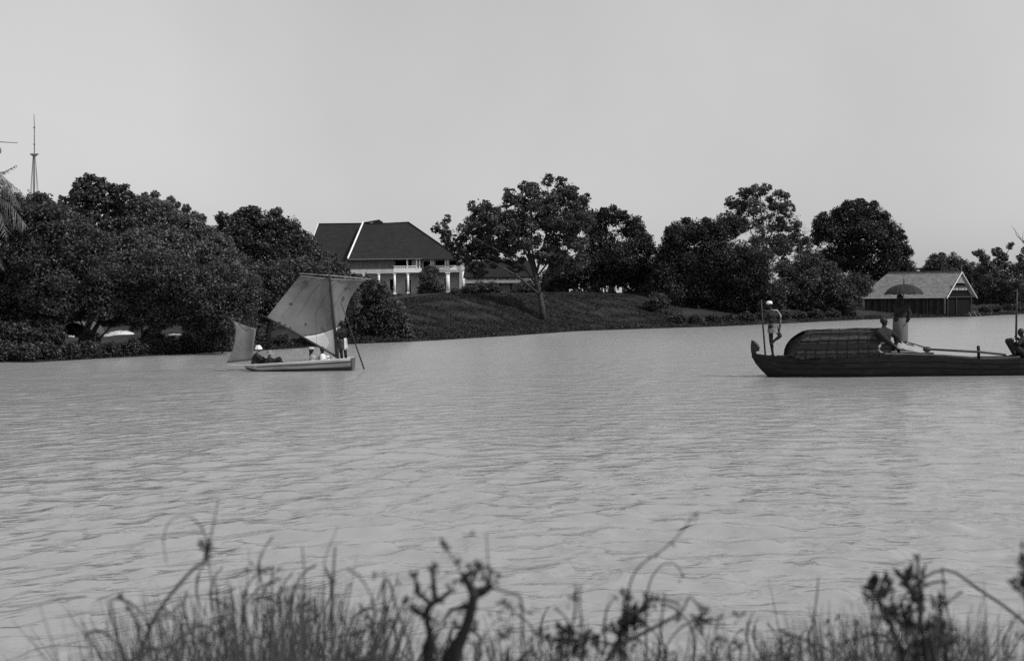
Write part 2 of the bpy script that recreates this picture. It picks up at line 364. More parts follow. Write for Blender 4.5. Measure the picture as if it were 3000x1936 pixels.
tree('riverside_tree', 'paler fine-leaved round tree sloping down from the highest left tree', 'tree',
     [(452, 650, 72), (400, 680, 78), (520, 685, 62), (575, 720, 60), (460, 750, 95), (360, 740, 80), (610, 750, 50), (395, 620, 35), (430, 610, 38), (480, 625, 36), (540, 760, 80), (610, 800, 60), (560, 665, 42), (604, 690, 36), (505, 645, 44), (440, 612, 42), (412, 600, 30), (640, 720, 45), (650, 790, 60), (390, 583, 14), (455, 572, 13), (500, 588, 15), (545, 612, 14), (588, 640, 15), (425, 574, 11), (522, 600, 10), (570, 628, 11)],
     62, .15, LEAF_PALE, [(430, 1035), (420, 960), (440, 820)], tr=.22, cov=2.8)
tree('riverside_tree', 'low spreading mangrove tree arching over the bright gaps at the waterline', 'tree',
     [(300, 860, 80), (390, 850, 85), (470, 880, 80), (560, 850, 85), (640, 830, 75), (400, 930, 38), (560, 925, 48), (480, 935, 32), (330, 925, 38), (640, 915, 70), (700, 870, 70), (610, 980, 42), (655, 1000, 30), (290, 800, 80), (450, 800, 80), (230, 900, 45), (440, 990, 14), (455, 965, 20)],
     58.5, .15, LEAF_DARK, [(258, 1045), (262, 990), (290, 945), (340, 890)], [[(258, 1030), (225, 975), (190, 935)], [(262, 990), (240, 950), (215, 900)], [(262, 1040), (285, 1000), (330, 950), (420, 930)]], tr=.17, bark=BARK_DARK, cov=2.9)
tree('riverside_tree', 'dark domed tree between the left bank trees and the house roof', 'tree',
     [(730, 648, 42), (700, 632, 18), (790, 655, 42), (840, 672, 42), (685, 670, 40), (760, 720, 65), (860, 730, 60), (650, 640, 20), (880, 700, 30), (900, 780, 55), (820, 790, 60), (740, 620, 22), (810, 625, 18), (705, 770, 60), (915, 720, 22), (640, 700, 45), (665, 680, 35), (620, 740, 50), (955, 770, 40), (1000, 790, 28)],
     76, .2, LEAF_DARK, [(800, 1010), (800, 900), (780, 780)], tr=.25, cov=2.6)
tree('riverside_tree', 'dense leafy tree standing on the bank behind the sail', 'tree',
     [(720, 830, 80), (790, 870, 85), (870, 820, 75), (950, 850, 75), (880, 900, 55), (960, 800, 50), (720, 930, 60), (700, 985, 50), (1000, 870, 60), (690, 900, 60)],
     68, .17, LEAF_MID, [(780, 1015), (790, 950), (820, 860)], tr=.2, cov=2.7)
tree('bank_bush', 'large round bush on the bank right of the sail', 'bush',
     [(1080, 900, 58), (1130, 925, 55), (1095, 855, 40), (1060, 950, 55), (1140, 965, 45), (1180, 968, 32), (1045, 850, 40), (1070, 822, 22), (1195, 985, 20), (1010, 960, 45), (1100, 985, 25), (1160, 925, 30), (1030, 820, 22)],
     76, .19, LEAF_MID, tr=.1, cov=2.7, core=.3)
for i, (px, py, r, dY) in enumerate([(-60, 1035, 34, 1), (10, 1035, 34, 1), (75, 1035, 30, 1), (140, 1032, 28, 1.2), (205, 1030, 24, 1), (262, 1026, 26, 1.2), (325, 1024, 22, 1), (385, 1020, 26, 1.2), (440, 1016, 30, 1), (500, 1012, 24, 1), (555, 1008, 30, 1), (610, 1008, 26, 1), (660, 1003, 30, 1), (715, 1003, 26, 1.5), (830, 1001, 22, 1.5), (905, 998, 24, 1.5), (965, 985, 28, 1.5)]):
    Ys = float(shoreY(col(px))) + dY
    tree('shore_bush', 'low dark bush at the water\'s edge under the left bank trees', 'bush', [(px - r * .7, py + 3, r * .75), (px + r * .6, py + 2, r * .8), (px, py - 4, r)], Ys, .14, LEAF_DARK, tr=.04, cov=2.6, core=.3, group='low bushes along the left waterline', auto=1)

for (px, py, r, Yd, lab) in ((120, 880, 90, 98, 'dark backing tree behind the left edge palms'), (330, 900, 70, 101, 'dark backing tree seen under the crowns above the middle pale mound'), (560, 900, 75, 104, 'dark backing tree seen under the crowns above the smaller pale mound'), (800, 930, 70, 96, 'dark backing tree low behind the sail boom'), (960, 920, 60, 98, 'dark backing tree low behind the mast')):
    tree('backing_tree', lab, 'tree', [(px - r, py, r), (px + r, py + 5, r), (px, py - 30, r), (px - r * 1.8, py + 20, r * .7), (px + r * 1.8, py + 20, r * .7), (px, py + 35, r * .6)], Yd, .26, LEAF_DARK, tr=.2, cov=2.4, core=.3)
for i, (px, py, r) in enumerate([(20, 990, 45), (90, 985, 45), (140, 975, 40), (262, 990, 22), (445, 985, 26), (575, 985, 30), (640, 965, 45), (712, 965, 45), (-60, 990, 45)]):
    tree('waterside_shrub', 'x', 'bush', [(px - r * .7, py + 8, r * .75), (px + r * .6, py + 8, r * .8), (px, py - 4, r), (px + r * .1, py + r * .8, r * .7)], float(shoreY(col(px))) + 2.6, .15, LEAF_DARK, tr=.06, cov=2.5, core=.3, group='waterside shrubs between the left tree trunks', auto=1)
for (px, py, r, Yd, lab) in ((1680, 815, 40, 165, 'dark backing tree behind the gap right of the open-crowned tree'), (1860, 815, 45, 165, 'dark backing tree behind the rounded garden tree'), (1960, 840, 40, 160, 'dark backing tree between rounded tree and black round tree'), (1470, 790, 30, 215, 'dark backing tree rising behind the outbuilding roof'), (2300, 880, 50, 170, 'dark backing tree behind the black round tree low down'), (2640, 850, 45, 175, 'dark backing tree behind the boat shed'), (2930, 865, 40, 200, 'dark backing tree behind the straggly open tree'), (3150, 850, 60, 190, 'dark tree on the far bank just beyond the right edge'), (3450, 840, 70, 210, 'dark tree on the far bank well beyond the right edge')):
    tree('backing_tree', lab, 'tree', [(px - r, py, r), (px + r, py + 5, r), (px, py - r * .3, r), (px - r * 1.8, py + 15, r * .7), (px + r * 1.8, py + 15, r * .7), (px, py + r * .6, r * .7)], Yd, .34, LEAF_DARK, tr=.2, cov=2.4, core=.3)
# palm at the left frame edge: trunk just outside, fronds reaching in
pb = P(-230, 1066, 54); pb[2] = float(land(pb[0], 54))
palm = empty('palm_tree', pb, 'palm with long drooping fronds reaching in from the left edge', 'palm')
ptop = P(-75, 560, 54)
MB().tube([(0, 0, -.2), (.5, 0, (ptop - pb)[2] * .4), (1.3, 0, (ptop - pb)[2] * .75), tuple(ptop - pb)], [.2, .17, .15, .12], 8).build('trunk', BARK, palm, True)
def frond(pts, wid_):
    mb = MB(); pts = [np.array(p) for p in pts]; n_ = 26
    cum = np.linspace(0, 1, len(pts)); tt = np.linspace(0, 1, n_); arr = np.array(pts)
    X = np.stack([np.interp(tt, cum, arr[:, j]) for j in range(3)], 1)
    for _ in range(3): X[1:-1] = (X[:-2] + X[1:-1] * 2 + X[2:]) / 4
    mb.tube(X, [.025 * (1 - .8 * v) for v in tt], 5)
    for i in range(3, n_):
        w_ = wid_ * math.sin(math.pi * min(1, .12 + .9 * tt[i])) + .05; tdir = X[min(i + 1, n_ - 1)] - X[i - 1]; tdir /= np.linalg.norm(tdir)
        sd = np.cross(tdir, [0, 0, 1.0]); sd /= np.linalg.norm(sd) + 1e-6
        for sg in (-1, 1):
            tip = X[i] + sd * sg * w_ * .6 + tdir * w_ * .5 + np.array([0, 0, -w_ * .65]) + rng.normal(size=3) * .05
            a_ = X[i] - tdir * .025; b_ = X[i] + tdir * .03
            mb.add([a_, b_, tip], [(0, 1, 2)])
    return mb
pk = P(-75, 560, 54)
MATS['frond'] = FR = mat('palm_frond', .08, .5, .5, .4, 4)
for fr, w_ in [([(-75, 560), (-30, 505), (10, 505), (46, 486)], .25), ([(-75, 560), (-20, 540), (35, 560), (62, 620)], .8), ([(-75, 570), (-10, 575), (30, 600), (70, 650), (82, 668)], .9),
               ([(-75, 570), (-30, 610), (5, 625), (20, 700)], .9), ([(-75, 560), (-60, 490), (-10, 500), (35, 540)], .8), ([(-75, 575), (-120, 560), (-170, 620)], .9), ([(-75, 560), (-110, 520), (-160, 530)], .8),
               ([(-75, 575), (-50, 640), (-20, 720), (10, 790)], .9), ([(-75, 575), (-90, 650), (-100, 740)], .9), ([(-75, 560), (-20, 520), (20, 530), (60, 560)], .9)]:
    dy = [0, random.uniform(-.6, .6)][0]; sg = random.uniform(-1.5, 1.0)
    frond([P(a_, b_, 54 + sg * i / len(fr)) - pb for i, (a_, b_) in enumerate(fr)], w_).build('frond', FR, palm)
# low bent branch sticking out near the left edge
# centre
tree('shade_tree', 'large open-crowned tree with a forked trunk standing at the foot of the grass slope', 'tree',
     [(1605, 528, 20), (1560, 568, 42), (1652, 565, 40), (1500, 578, 28), (1532, 620, 50), (1620, 620, 60), (1690, 600, 38), (1715, 580, 14), (1702, 645, 42), (1440, 635, 36), (1398, 612, 26), (1478, 655, 50), (1380, 680, 42), (1330, 700, 34), (1293, 664, 20), (1362, 738, 32), (1304, 700, 15), (1432, 715, 45), (1540, 690, 50), (1640, 695, 50), (1480, 600, 16), (1398, 792, 28), (1356, 762, 20), (1690, 712, 34), (1535, 545, 16), (1645, 530, 15), (1675, 555, 18), (1590, 740, 36), (1500, 735, 34), (1425, 600, 15), (1275, 672, 12), (1310, 640, 12), (1440, 765, 26), (1510, 775, 28), (1640, 765, 36), (1700, 765, 30), (1570, 640, 45), (1660, 640, 45), (1400, 740, 34), (1460, 690, 40), (1410, 660, 34)],
     97, .25, LEAF_MID, [(1592, 946), (1588, 900), (1580, 850), (1566, 800), (1550, 740), (1545, 690)],
     [[(1582, 850), (1540, 790), (1480, 745, -1), (1400, 702, -1.5), (1340, 680, -2)], [(1584, 865), (1510, 805, -1.5), (1460, 778, -2), (1425, 760, -2.2)], [(1584, 850), (1640, 765), (1690, 690, 1), (1710, 640, 1)],
      [(1572, 800), (1600, 690, .5), (1608, 600, .5), (1604, 535, .5)], [(1560, 780), (1520, 700, -1), (1500, 620, -1)], [(1588, 850), (1640, 790, -2), (1680, 748, -3), (1712, 745, -3)], [(1588, 870), (1600, 800, 1.5), (1640, 700, 2), (1660, 580, 2)],
      [(1578, 830), (1560, 740, 2), (1556, 640, 2.5), (1560, 560, 2.5)], [(1540, 790), (1450, 760, 1), (1370, 760, 1.5), (1320, 720, 1.5)]],
     cov=1.9, clump=.36, opn=.3, core=.05, tr=.26, bark=mat('shade_bark', .05, .9, .2, .6, 2.5), auto=5, wid=.34)
tree('garden_tree', 'rounded dark tree touching the right side of the large open-crowned tree', 'tree',
     [(1742, 655, 40), (1800, 635, 30), (1850, 668, 40), (1880, 715, 36), (1765, 720, 58), (1830, 755, 58), (1900, 785, 40), (1720, 785, 52), (1660, 800, 45), (1790, 805, 50), (1870, 818, 38), (1640, 765, 35), (1770, 620, 15), (1825, 632, 16), (1875, 690, 20), (1900, 735, 20), (1610, 815, 30)],
     122, .3, LEAF_BLACK, [(1790, 880), (1790, 800)], tr=.3, cov=2.2, clump=.38, core=.15)
tree('garden_tree', 'massive black-looking round tree overhanging the water in the middle of the right bank', 'tree',
     [(1988, 690, 42), (2040, 682, 42), (2100, 685, 45), (1965, 745, 45), (2000, 770, 75), (2100, 775, 85), (2050, 850, 80), (1975, 850, 58), (2150, 860, 75), (2200, 780, 75), (2230, 860, 65), (1990, 905, 35), (2090, 912, 30), (1960, 905, 32), (2040, 915, 30), (2130, 915, 30), (2200, 912, 30), (1950, 800, 45), (2010, 648, 14), (2070, 650, 16), (1960, 680, 15), (2140, 660, 40), (1935, 850, 30), (2180, 900, 35), (2270, 895, 35)],
     119, .28, LEAF_BLACK, [(2060, 930), (2060, 840)], tr=.35, cov=2.7, clump=.36, core=.3)
tree('garden_tree', 'lacy pale tree rising highest behind the black round tree', 'tree',
     [(2180, 578, 30), (2228, 560, 26), (2282, 584, 30), (2150, 605, 26), (2205, 625, 48), (2272, 635, 44), (2312, 648, 32), (2335, 690, 36), (2250, 700, 58), (2352, 725, 26), (2160, 655, 36), (2300, 730, 45), (2205, 556, 13), (2250, 552, 12), (2300, 572, 14), (2318, 610, 14), (2140, 585, 14)],
     142, .32, LEAF_MID, [(2240, 900), (2240, 760), (2235, 660)], [[(2240, 760), (2200, 680), (2180, 600)], [(2238, 740), (2270, 660), (2285, 590)], [(2236, 700), (2230, 620), (2228, 560)], [(2240, 760), (2300, 700), (2345, 700)]],
     cov=1.45, clump=.34, opn=.45, core=.04, tr=.3, bark=BARK_PALE, wid=.26)
tree('garden_tree', 'big dark dome-shaped tree behind the left end of the boat shed', 'tree',
     [(2420, 655, 36), (2490, 628, 38), (2550, 622, 34), (2462, 695, 55), (2540, 690, 58), (2598, 680, 42), (2620, 735, 48), (2515, 765, 62), (2655, 785, 32), (2440, 760, 45), (2590, 790, 48), (2393, 675, 18), (2450, 625, 18), (2520, 598, 18), (2480, 600, 15), (2585, 635, 20), (2630, 690, 22), (2395, 700, 22), (2645, 740, 24), (2560, 600, 14), (2410, 635, 12)],
     152, .34, LEAF_BLACK, [(2520, 900), (2520, 780), (2515, 700)], [[(2518, 780), (2450, 700), (2420, 650)], [(2518, 760), (2590, 690), (2620, 680)]], cov=2.1, clump=.36, opn=.1, core=.14, tr=.35)
tree('garden_tree', 'low shadowy tree filling the space between the black round tree and the dome tree', 'tree',
     [(2370, 770, 42), (2345, 820, 55), (2430, 840, 55), (2310, 860, 50), (2480, 870, 48), (2400, 890, 40), (2520, 835, 36), (2460, 905, 30), (2330, 910, 28), (2420, 790, 30), (2300, 790, 30), (2280, 912, 28), (2380, 912, 26), (2480, 902, 26)],
     131, .28, LEAF_DARK, [(2400, 930), (2400, 850)], tr=.25, cov=2.4, core=.2)
tree('distant_tree', 'distant smooth-domed tree seen above the boat shed roof', 'tree',
     [(2745, 775, 33), (2790, 770, 30), (2830, 790, 28), (2720, 800, 26), (2870, 805, 28), (2780, 812, 34), (2850, 835, 30), (2700, 825, 26), (2660, 830, 26), (2825, 820, 30), (2760, 750, 12)],
     195, .36, LEAF_MID, [(2780, 880), (2780, 800)], tr=.35, cov=2.6, clump=.25, core=.25)
tree('waterside_tree', 'straggly open tree leaning over the water right of the boat shed', 'tree',
     [(2872, 742, 15), (2885, 760, 16), (2855, 742, 7), (2920, 738, 16), (2940, 752, 14), (2958, 722, 10), (2966, 714, 5), (2930, 770, 22), (2890, 795, 30), (2962, 792, 28), (3000, 785, 24), (3005, 735, 14), (2990, 755, 12), (2900, 835, 38), (2960, 840, 40), (3015, 830, 40), (2878, 868, 28), (2940, 880, 28), (3000, 885, 24), (2920, 810, 26), (2850, 850, 26)],
     162, .3, LEAF_MID, [(2940, 912), (2935, 850), (2925, 790)], [[(2930, 800), (2900, 765), (2872, 742)], [(2930, 790), (2945, 750), (2965, 715)]], cov=1.9, clump=.36, opn=.15, core=.1, tr=.2)
tree('leaning_tree', 'bare-tipped tree leaning in from the right edge of the picture', 'tree',
     [(3020, 730, 18), (3030, 760, 25), (3010, 700, 6), (3050, 700, 20), (3060, 800, 40)], 150, .28, LEAF_MID, [(3080, 905), (3060, 800), (3020, 730)],
     [[(3020, 730), (2998, 712), (2985, 690), (2962, 661)], [(3010, 720), (2995, 700), (2998, 680)], [(3000, 710), (2978, 690), (2972, 668)]], cov=1.6, tr=.14, core=.05, auto=1)
tree('house_bush', 'leafy tree-like bush in front of the house veranda', 'bush',
     [(1262, 797, 22), (1255, 825, 28), (1278, 845, 22), (1240, 850, 20), (1295, 854, 12), (1242, 806, 15)], 150, .24, LEAF_MID, [(1262, 868), (1260, 830)], tr=.12, cov=2.2, opn=.1, core=.12)
for i, (px, py, r) in enumerate([(1330, 853, 11), (1368, 850, 18), (1405, 846, 23), (1440, 845, 22), (1540, 842, 24), (1585, 845, 20), (1500, 856, 10), (1110, 865, 24), (1065, 855, 30), (1145, 868, 10), (1170, 868, 8), (1200, 868, 8)]):
    tree('garden_bush', 'dark clipped bush along the lawn crest by the white house', 'bush', [(px - r * .6, py + 3, r * .7), (px + r * .6, py + 3, r * .7), (px, py, r)], 128, .22, LEAF_DARK, tr=.04, cov=2.2, core=.25, group='dark bushes along the lawn crest', auto=1)
for i, (px, py, r) in enumerate([(1635, 845, 24), (1690, 858, 16), (1745, 852, 16), (1790, 860, 14), (1850, 858, 18), (1900, 855, 30), (1925, 885, 30), (1940, 920, 26), (1600, 852, 18), (1560, 872, 16), (1625, 880, 18)]):
    tree('garden_bush', 'leafy bush on the slope beneath the dark garden trees', 'bush', [(px - r * .6, py + 3, r * .7), (px + r * .6, py + 3, r * .7), (px, py, r)], 122 - (10 if py > 870 else 0), .22, LEAF_MID if i % 2 else LEAF_DARK, tr=.04, cov=2.2, core=.25, group='bushes beneath the garden trees', auto=1)
for i, (px, py, r) in enumerate([(1985, 932, 20), (2035, 935, 16), (2090, 932, 16), (2140, 930, 16), (2190, 928, 18), (2240, 925, 18), (2290, 922, 18), (2340, 922, 16), (2390, 920, 18), (2440, 918, 16), (2490, 915, 16), (2885, 905, 12), (2915, 902, 14), (2950, 900, 12), (2985, 898, 14), (3020, 896, 14)]):
    Ys = float(shoreY(col(px))) + 4
    tree('shore_bush', 'low dark bush at the water\'s edge along the right bank', 'bush', [(px - r * .9, py + 2, r * .7), (px + r * .8, py + 2, r * .7), (px, py, r * .9)], Ys, .2, LEAF_DARK if i < 11 else LEAF_MID, tr=.04, cov=2.2, core=.25, group='low bushes along the right waterline', auto=1)

# ground cover on the slope: low creeping growth, dark over paler turf
def cover(name, n_, q0, q1, t0, t1, s, h, m, thr, seed):
    g_ = np.random.default_rng(seed); q = g_.uniform(col(q0), col(q1), n_); t = g_.uniform(t0, t1, n_)
    y = shoreY(q) + t; x = q * y
    f = sum(np.sin(x * k_ * math.cos(a_) + y * k_ * 1.4 * math.sin(a_) + p_) / (1 + k_ * .25) for k_, a_, p_ in [(g_.uniform(.25, 3), g_.uniform(0, 6.28), g_.uniform(0, 6.28)) for _ in range(12)]) * .5 + g_.normal(0, .45, n_)
    k = f > thr; x, y = x[k], y[k]; z = land(x, y)
    C = np.stack([x, y, z + g_.uniform(0, 1, len(x)) ** 1.5 * h], 1)
    V = leaf_quads(C, s * g_.uniform(.6, 1.4, len(x)), np.zeros((len(x), 3)), .9, .3)
    o = link(name, mesh_np(name, V, np.arange(len(V)).reshape(-1, 4), False, g_.uniform(0, 1, len(x))), None, m); return tag(o, kind='stuff')
cover('creeping_plants', 80000, 1180, 1960, 4, 20, .10, .22, leafmat('creeper_leaf', .008, .03, .6, .3, .1), .0, 5)['label'] = 'patches of dark creeping plants on the grass slope'
cover('turf', 45000, 1150, 2000, .3, 24, .09, .05, leafmat('turf_blade', .014, .045, .8, .2, .1), -.9, 9)['label'] = 'short rough turf of the grass slope below the house'
cover('waterside_grass', 45000, -100, 3100, .1, 4, .12, .18, MATS['creeper_leaf'], -.4, 12)['label'] = 'rough grass fringe along the far waterline'

# ------------------------------------------------------------------ the white house
HY = 200.0; hk = HY / F; hb = P(1180, 861, HY); GZ = hb[2]
house = empty('villa', hb, 'large white two-storey house with steep dark roof, columns and upper veranda', 'house')
def hx(px): return (px - 1180) * hk
def hz(py): return (861 - py) * hk
box_part('ground_slab', GREYWALL, house, (hx(905), -1.0, -.9), (hx(1362), 16, -.02))
def holed_wall(name, m, x0, x1, z0, z1, y, th, holes):
    mb = MB(); xs_ = sorted({x0, x1, *[h[0] for h in holes], *[h[1] for h in holes]}); zs_ = sorted({z0, z1, *[h[2] for h in holes], *[h[3] for h in holes]})
    for a_, b_ in zip(xs_[:-1], xs_[1:]):
        for c_, d_ in zip(zs_[:-1], zs_[1:]):
            if any(h[0] <= a_ + 1e-6 and b_ <= h[1] + 1e-6 and h[2] <= c_ + 1e-6 and d_ <= h[3] + 1e-6 for h in holes): continue
            mb.box((a_, y, c_), (b_, y + th, d_))
    return mb.build(name, m, house)
doors = [(hx(1138), hx(1152), 0, hz(817)), (hx(1184), hx(1200), 0, hz(818)), (hx(1232), hx(1246), 0, hz(818)), (hx(1062), hx(1076), 0, hz(818)), (hx(1300), hx(1312), 0, hz(818))]
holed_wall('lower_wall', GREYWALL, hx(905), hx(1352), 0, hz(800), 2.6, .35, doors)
for d_ in doors:
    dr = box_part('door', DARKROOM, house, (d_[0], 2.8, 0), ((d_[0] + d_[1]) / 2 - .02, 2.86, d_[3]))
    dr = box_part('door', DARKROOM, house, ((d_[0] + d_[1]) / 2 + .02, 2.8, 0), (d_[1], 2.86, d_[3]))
    box_part('handle', TIMBER_PALE, dr, ((d_[0] + d_[1]) / 2 + .06, 2.76, 1), ((d_[0] + d_[1]) / 2 + .1, 2.8, 1.2))
# upper storey
ups = [(hx(1157), hx(1192), hz(779), hz(762)), (hx(1198), hx(1206), hz(779), hz(762)), (hx(1240), hx(1262), hz(786), hz(766)), (hx(1275), hx(1303), hz(779), hz(764)), (hx(1316), hx(1338), hz(779), hz(764))]
holed_wall('upper_wall', GREYWALL, hx(1232), hx(1345), hz(787), hz(759), 1.4, .3, [u for u in ups if u[0] > hx(1230)])
holed_wall('veranda_wall', GREYWALL, hx(1155), hx(1232), hz(787), hz(759), .9, .3, [(hx(1157), hx(1192), hz(786), hz(762)), (hx(1196), hx(1206), hz(786), hz(762))])
WP = mat('shutter_wood', .13, .85, .2, .25, 1, .01, 10, (3, 3, .2))
nb = 24
for i in range(nb):
    a_ = hx(1026) + (hx(1154.6) - hx(1026)) * i / nb; b_ = hx(1026) + (hx(1154.6) - hx(1026)) * (i + 1) / nb
    box_part('wall_panel', WP, house, (a_ + .012, .2 + .03 * (i % 2), hz(788)), (b_ - .012, .3, hz(760)))
for u in ups + [(hx(1209), hx(1220), hz(779), hz(762))]:
    box_part('dark_window', DARKROOM, house, (u[0] + .01, 2.2, u[2] - .3), (u[1] - .01, 2.25, u[3] - .01))  # near-black sheets painted as the unlit rooms behind the openings
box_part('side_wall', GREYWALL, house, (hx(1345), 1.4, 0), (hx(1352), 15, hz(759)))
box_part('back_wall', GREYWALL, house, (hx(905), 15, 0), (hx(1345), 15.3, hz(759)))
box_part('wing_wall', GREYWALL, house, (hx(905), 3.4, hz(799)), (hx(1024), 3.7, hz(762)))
# balcony floor and beams
box_part('balcony_beam', mat('grey_limewash', .5, .9, .2, .2, 1.5), house, (hx(1022), -.25, hz(800.5)), (hx(1154), .15, hz(788.4)))  # left beam painted greyer than the right one
box_part('balcony_beam', WHITE, house, (hx(1154.2), -.3, hz(799)), (hx(1236), .1, hz(787)))
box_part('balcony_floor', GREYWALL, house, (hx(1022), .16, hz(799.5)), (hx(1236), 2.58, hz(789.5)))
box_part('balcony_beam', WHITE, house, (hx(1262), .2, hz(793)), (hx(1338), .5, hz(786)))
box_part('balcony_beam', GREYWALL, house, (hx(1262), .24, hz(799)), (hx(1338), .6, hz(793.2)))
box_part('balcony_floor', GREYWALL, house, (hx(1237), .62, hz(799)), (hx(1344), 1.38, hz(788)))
def rail(x0, x1, y):
    mb = MB(); mb.box((x0, y, hz(781.5)), (x1, y + .08, hz(779.2))); mb.box((x0, y, hz(786.4)), (x1, y + .05, hz(785.2)))
    o_ = mb.build('railing', WHITE, house); k_ = int((x1 - x0) / .33)
    mb2 = MB()
    for i in range(1, k_): xx = x0 + (x1 - x0) * i / k_; mb2.box((xx - .03, y + .02, hz(785.2)), (xx + .03, y + .06, hz(781.5)))
    mb2.build('balusters', WHITE, o_)
rail(hx(1155), hx(1192), -.2); rail(hx(1196), hx(1221), -.2); rail(hx(1272), hx(1304), .3); rail(hx(1317), hx(1336), .3)
def column(px0, px1, py0, py1, y=-.15, d_=None):
    x0, x1 = hx(px0), hx(px1); d_ = d_ or (x1 - x0); z0, z1 = hz(py1), hz(py0); w_ = x1 - x0
    o_ = MB().tube([((x0 + x1) / 2, y, z0 + .2), ((x0 + x1) / 2, y, z1 - .1)], [w_ * .5, w_ * .44], 14).build('column', WHITE, house, True)
    box_part('base', WHITE, o_, (x0 - w_ * .12, y - d_ * .62, z0), (x1 + w_ * .12, y + d_ * .62, z0 + .248))
    box_part('capital', WHITE, o_, (x0 - w_ * .1, y - d_ * .6, z1 - .138), (x1 + w_ * .1, y + d_ * .6, z1 - .01))
for px in (1066, 1111, 1157, 1196): column(px - 3.4, px + 3.4, 801, 861.5)
column(1306, 1318, 800, 861.5, .3); column(1352, 1361, 790, 861.5, .6, .6); column(1238, 1243, 801, 861.5, .3)
for px, w_, y_ in ((1194, 2, -.15), (1221.5, 1.8, -.15), (1230.5, 1.4, -.1), (1263, 2, .35), (1269.5, 1.6, .35), (1306, 2.2, .3), (1313, 2, .3)):
    column(px - w_, px + w_, 759.5, 786.8, y_, .28)
# roof
def HP(px, py, dy): return P(px, py, HY + dy) - hb
e1, e2 = HP(1018, 759, -.45), HP(1347, 757, -.45); r1, r2 = HP(1064, 653.5, 8), HP(1196, 653, 8)
e1[2] = e2[2] = hz(758.5)
b1, b2 = e1 * [1, 0, 1] + [0, 17.5, 0], e2 * [1, 0, 1] + [0, 17.5, 0]
r2[2] = r1[2]
mb = MB(); n_ = 14
def slab(A, B, C, D, th=.16):
    A, B, C, D = map(np.array, (A, B, C, D)); nn = np.cross(B - A, D - A); nn = nn / np.linalg.norm(nn) * th
    V = [A, B, C, D, A - nn, B - nn, C - nn, D - nn]; return V, [(0, 1, 2, 3), (7, 6, 5, 4), (0, 4, 5, 1), (1, 5, 6, 2), (2, 6, 7, 3), (3, 7, 4, 0)]
roof = MB().add(*slab(e1, e2, r2, r1)).build('roof', ROOFT, house)
MB().add(*slab(e2, b2, r2 + [0, .01, 0], r2)).build('roof_hip', ROOFT, house)
MB().add(*slab(b2, b1, r1, r2)).build('roof_back', ROOFT, house)
wl, wr = HP(890, 760, 2.2), HP(1030, 760, 2.2); wrl, wrr = HP(933, 654, 9.5), HP(1075, 654, 9.5); wl[2] = wr[2] = hz(762); wrl[2] = wrr[2] = r1[2] - .05
MB().add(*slab(wl, wr, wrr, wrl)).build('wing_roof', ROOFT, house)
wb = wl * [1, 0, 1] + [0, 16.5, 0]
MB().add(*slab(wb, wl, wrl, wrl + [0, .01, 0])).build('wing_roof', ROOFT, house)
MB().add(*slab(wb + [9, 0, 0], wb, wrl, wrr)).build('wing_roof', ROOFT, house)
MB().tube([e1 + [.05, -.1, .12], r1 + [0, -.15, .12]], .14, 6).build('hip_ridge', WHITE, house)
MB().tube([wl + [.1, 0, .1], wrl + [0, -.1, .1]], .06, 6).build('hip_ridge', WHITE, house)
RC = mat('ridge_mortar', .3, .9, .2, .3, 2)
MB().tube([wrl + [0, 0, .08], wrr + [0, 0, .08]], .1, 6).build('ridge_cap', ROOFT, house)
g1, g2, g3, g4 = HP(1075, 653, 7.8), HP(1113, 645.5, 7.8), HP(1120, 649, 7.8), HP(1124, 655, 7.8)
MB().tube([r1 + [0, 0, .05], g1 + [0, 0, .05], g2], [.1, .14, .16], 6).build('ridge_cap', ROOFT, house)
mb = MB().add([g1 - [0, .2, .3], g2 - [0, .2, 0], g3 - [0, .2, 0], g4 - [0, .2, .2], g1 + [0, .4, -.3], g2 + [0, .4, 0], g3 + [0, .4, 0], g4 + [0, .4, -.2]], [(0, 3, 2, 1), (4, 5, 6, 7), (0, 1, 5, 4), (1, 2, 6, 5), (2, 3, 7, 6), (3, 0, 4, 7)]).build('ridge_gablet', ROOFT, house)
MB().tube([g4 + [0, 0, 0], r2 + [0, 0, .06]], .1, 6).build('ridge_cap', ROOFT, house)
MB().tube([r2 + [0, -.05, .08], e2 + [0, -.05, .08]], .09, 6).build('hip_cap', ROOFT, house)
box_part('gutter', mat('gutter', .28, .8, .3, .3), house, (hx(1022), e1[1] - .12, hz(760)), (hx(1238), e1[1] - .02, hz(758.4)))
box_part('gutter', mat('dark_gutter', .1, .8, .3, .3), house, (hx(1238.2), e1[1] - .12, hz(760)), (hx(1345), e1[1] - .02, hz(758.8)))
# outbuilding right of the house
OB = P(1450, 858, 185); ok = 185 / F
out = empty('outbuilding', OB, 'long low outbuilding with dark roof and white balustrade beside the house', 'building')
ROOFD = mat('old_roof_tiles', .016, .9, .15, .3, 1.2)
def ox(px): return (px - 1450) * ok
def oz(py): return (858 - py) * ok
box_part('rear_wall', GREYWALL, out, (ox(1363), 3, -.5), (ox(1570), 3.3, oz(812)))
box_part('fascia', WHITE, out, (ox(1363), -.1, oz(817)), (ox(1570), .1, oz(812.6)))
pl = [box_part('parapet', WHITE, out, (ox(1363), -.05, oz(829)), (ox(1570), .15, oz(820)))]
for i in range(12): box_part('post', WHITE, out, (ox(1366 + i * 18.3), -.02, -.5 if 0 else oz(820)), (ox(1369 + i * 18.3), .14, oz(817)))
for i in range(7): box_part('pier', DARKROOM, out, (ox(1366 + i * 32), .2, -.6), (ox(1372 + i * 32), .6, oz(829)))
A1, A2 = np.array([ox(1358), -.6, oz(812)]), np.array([ox(1580), -.6, oz(812)])
MB().add(*slab(A1, A2, A2 + [-1.5, 5, 2.6], A1 + [.2, 5, 2.6])).build('roof', ROOFD, out)
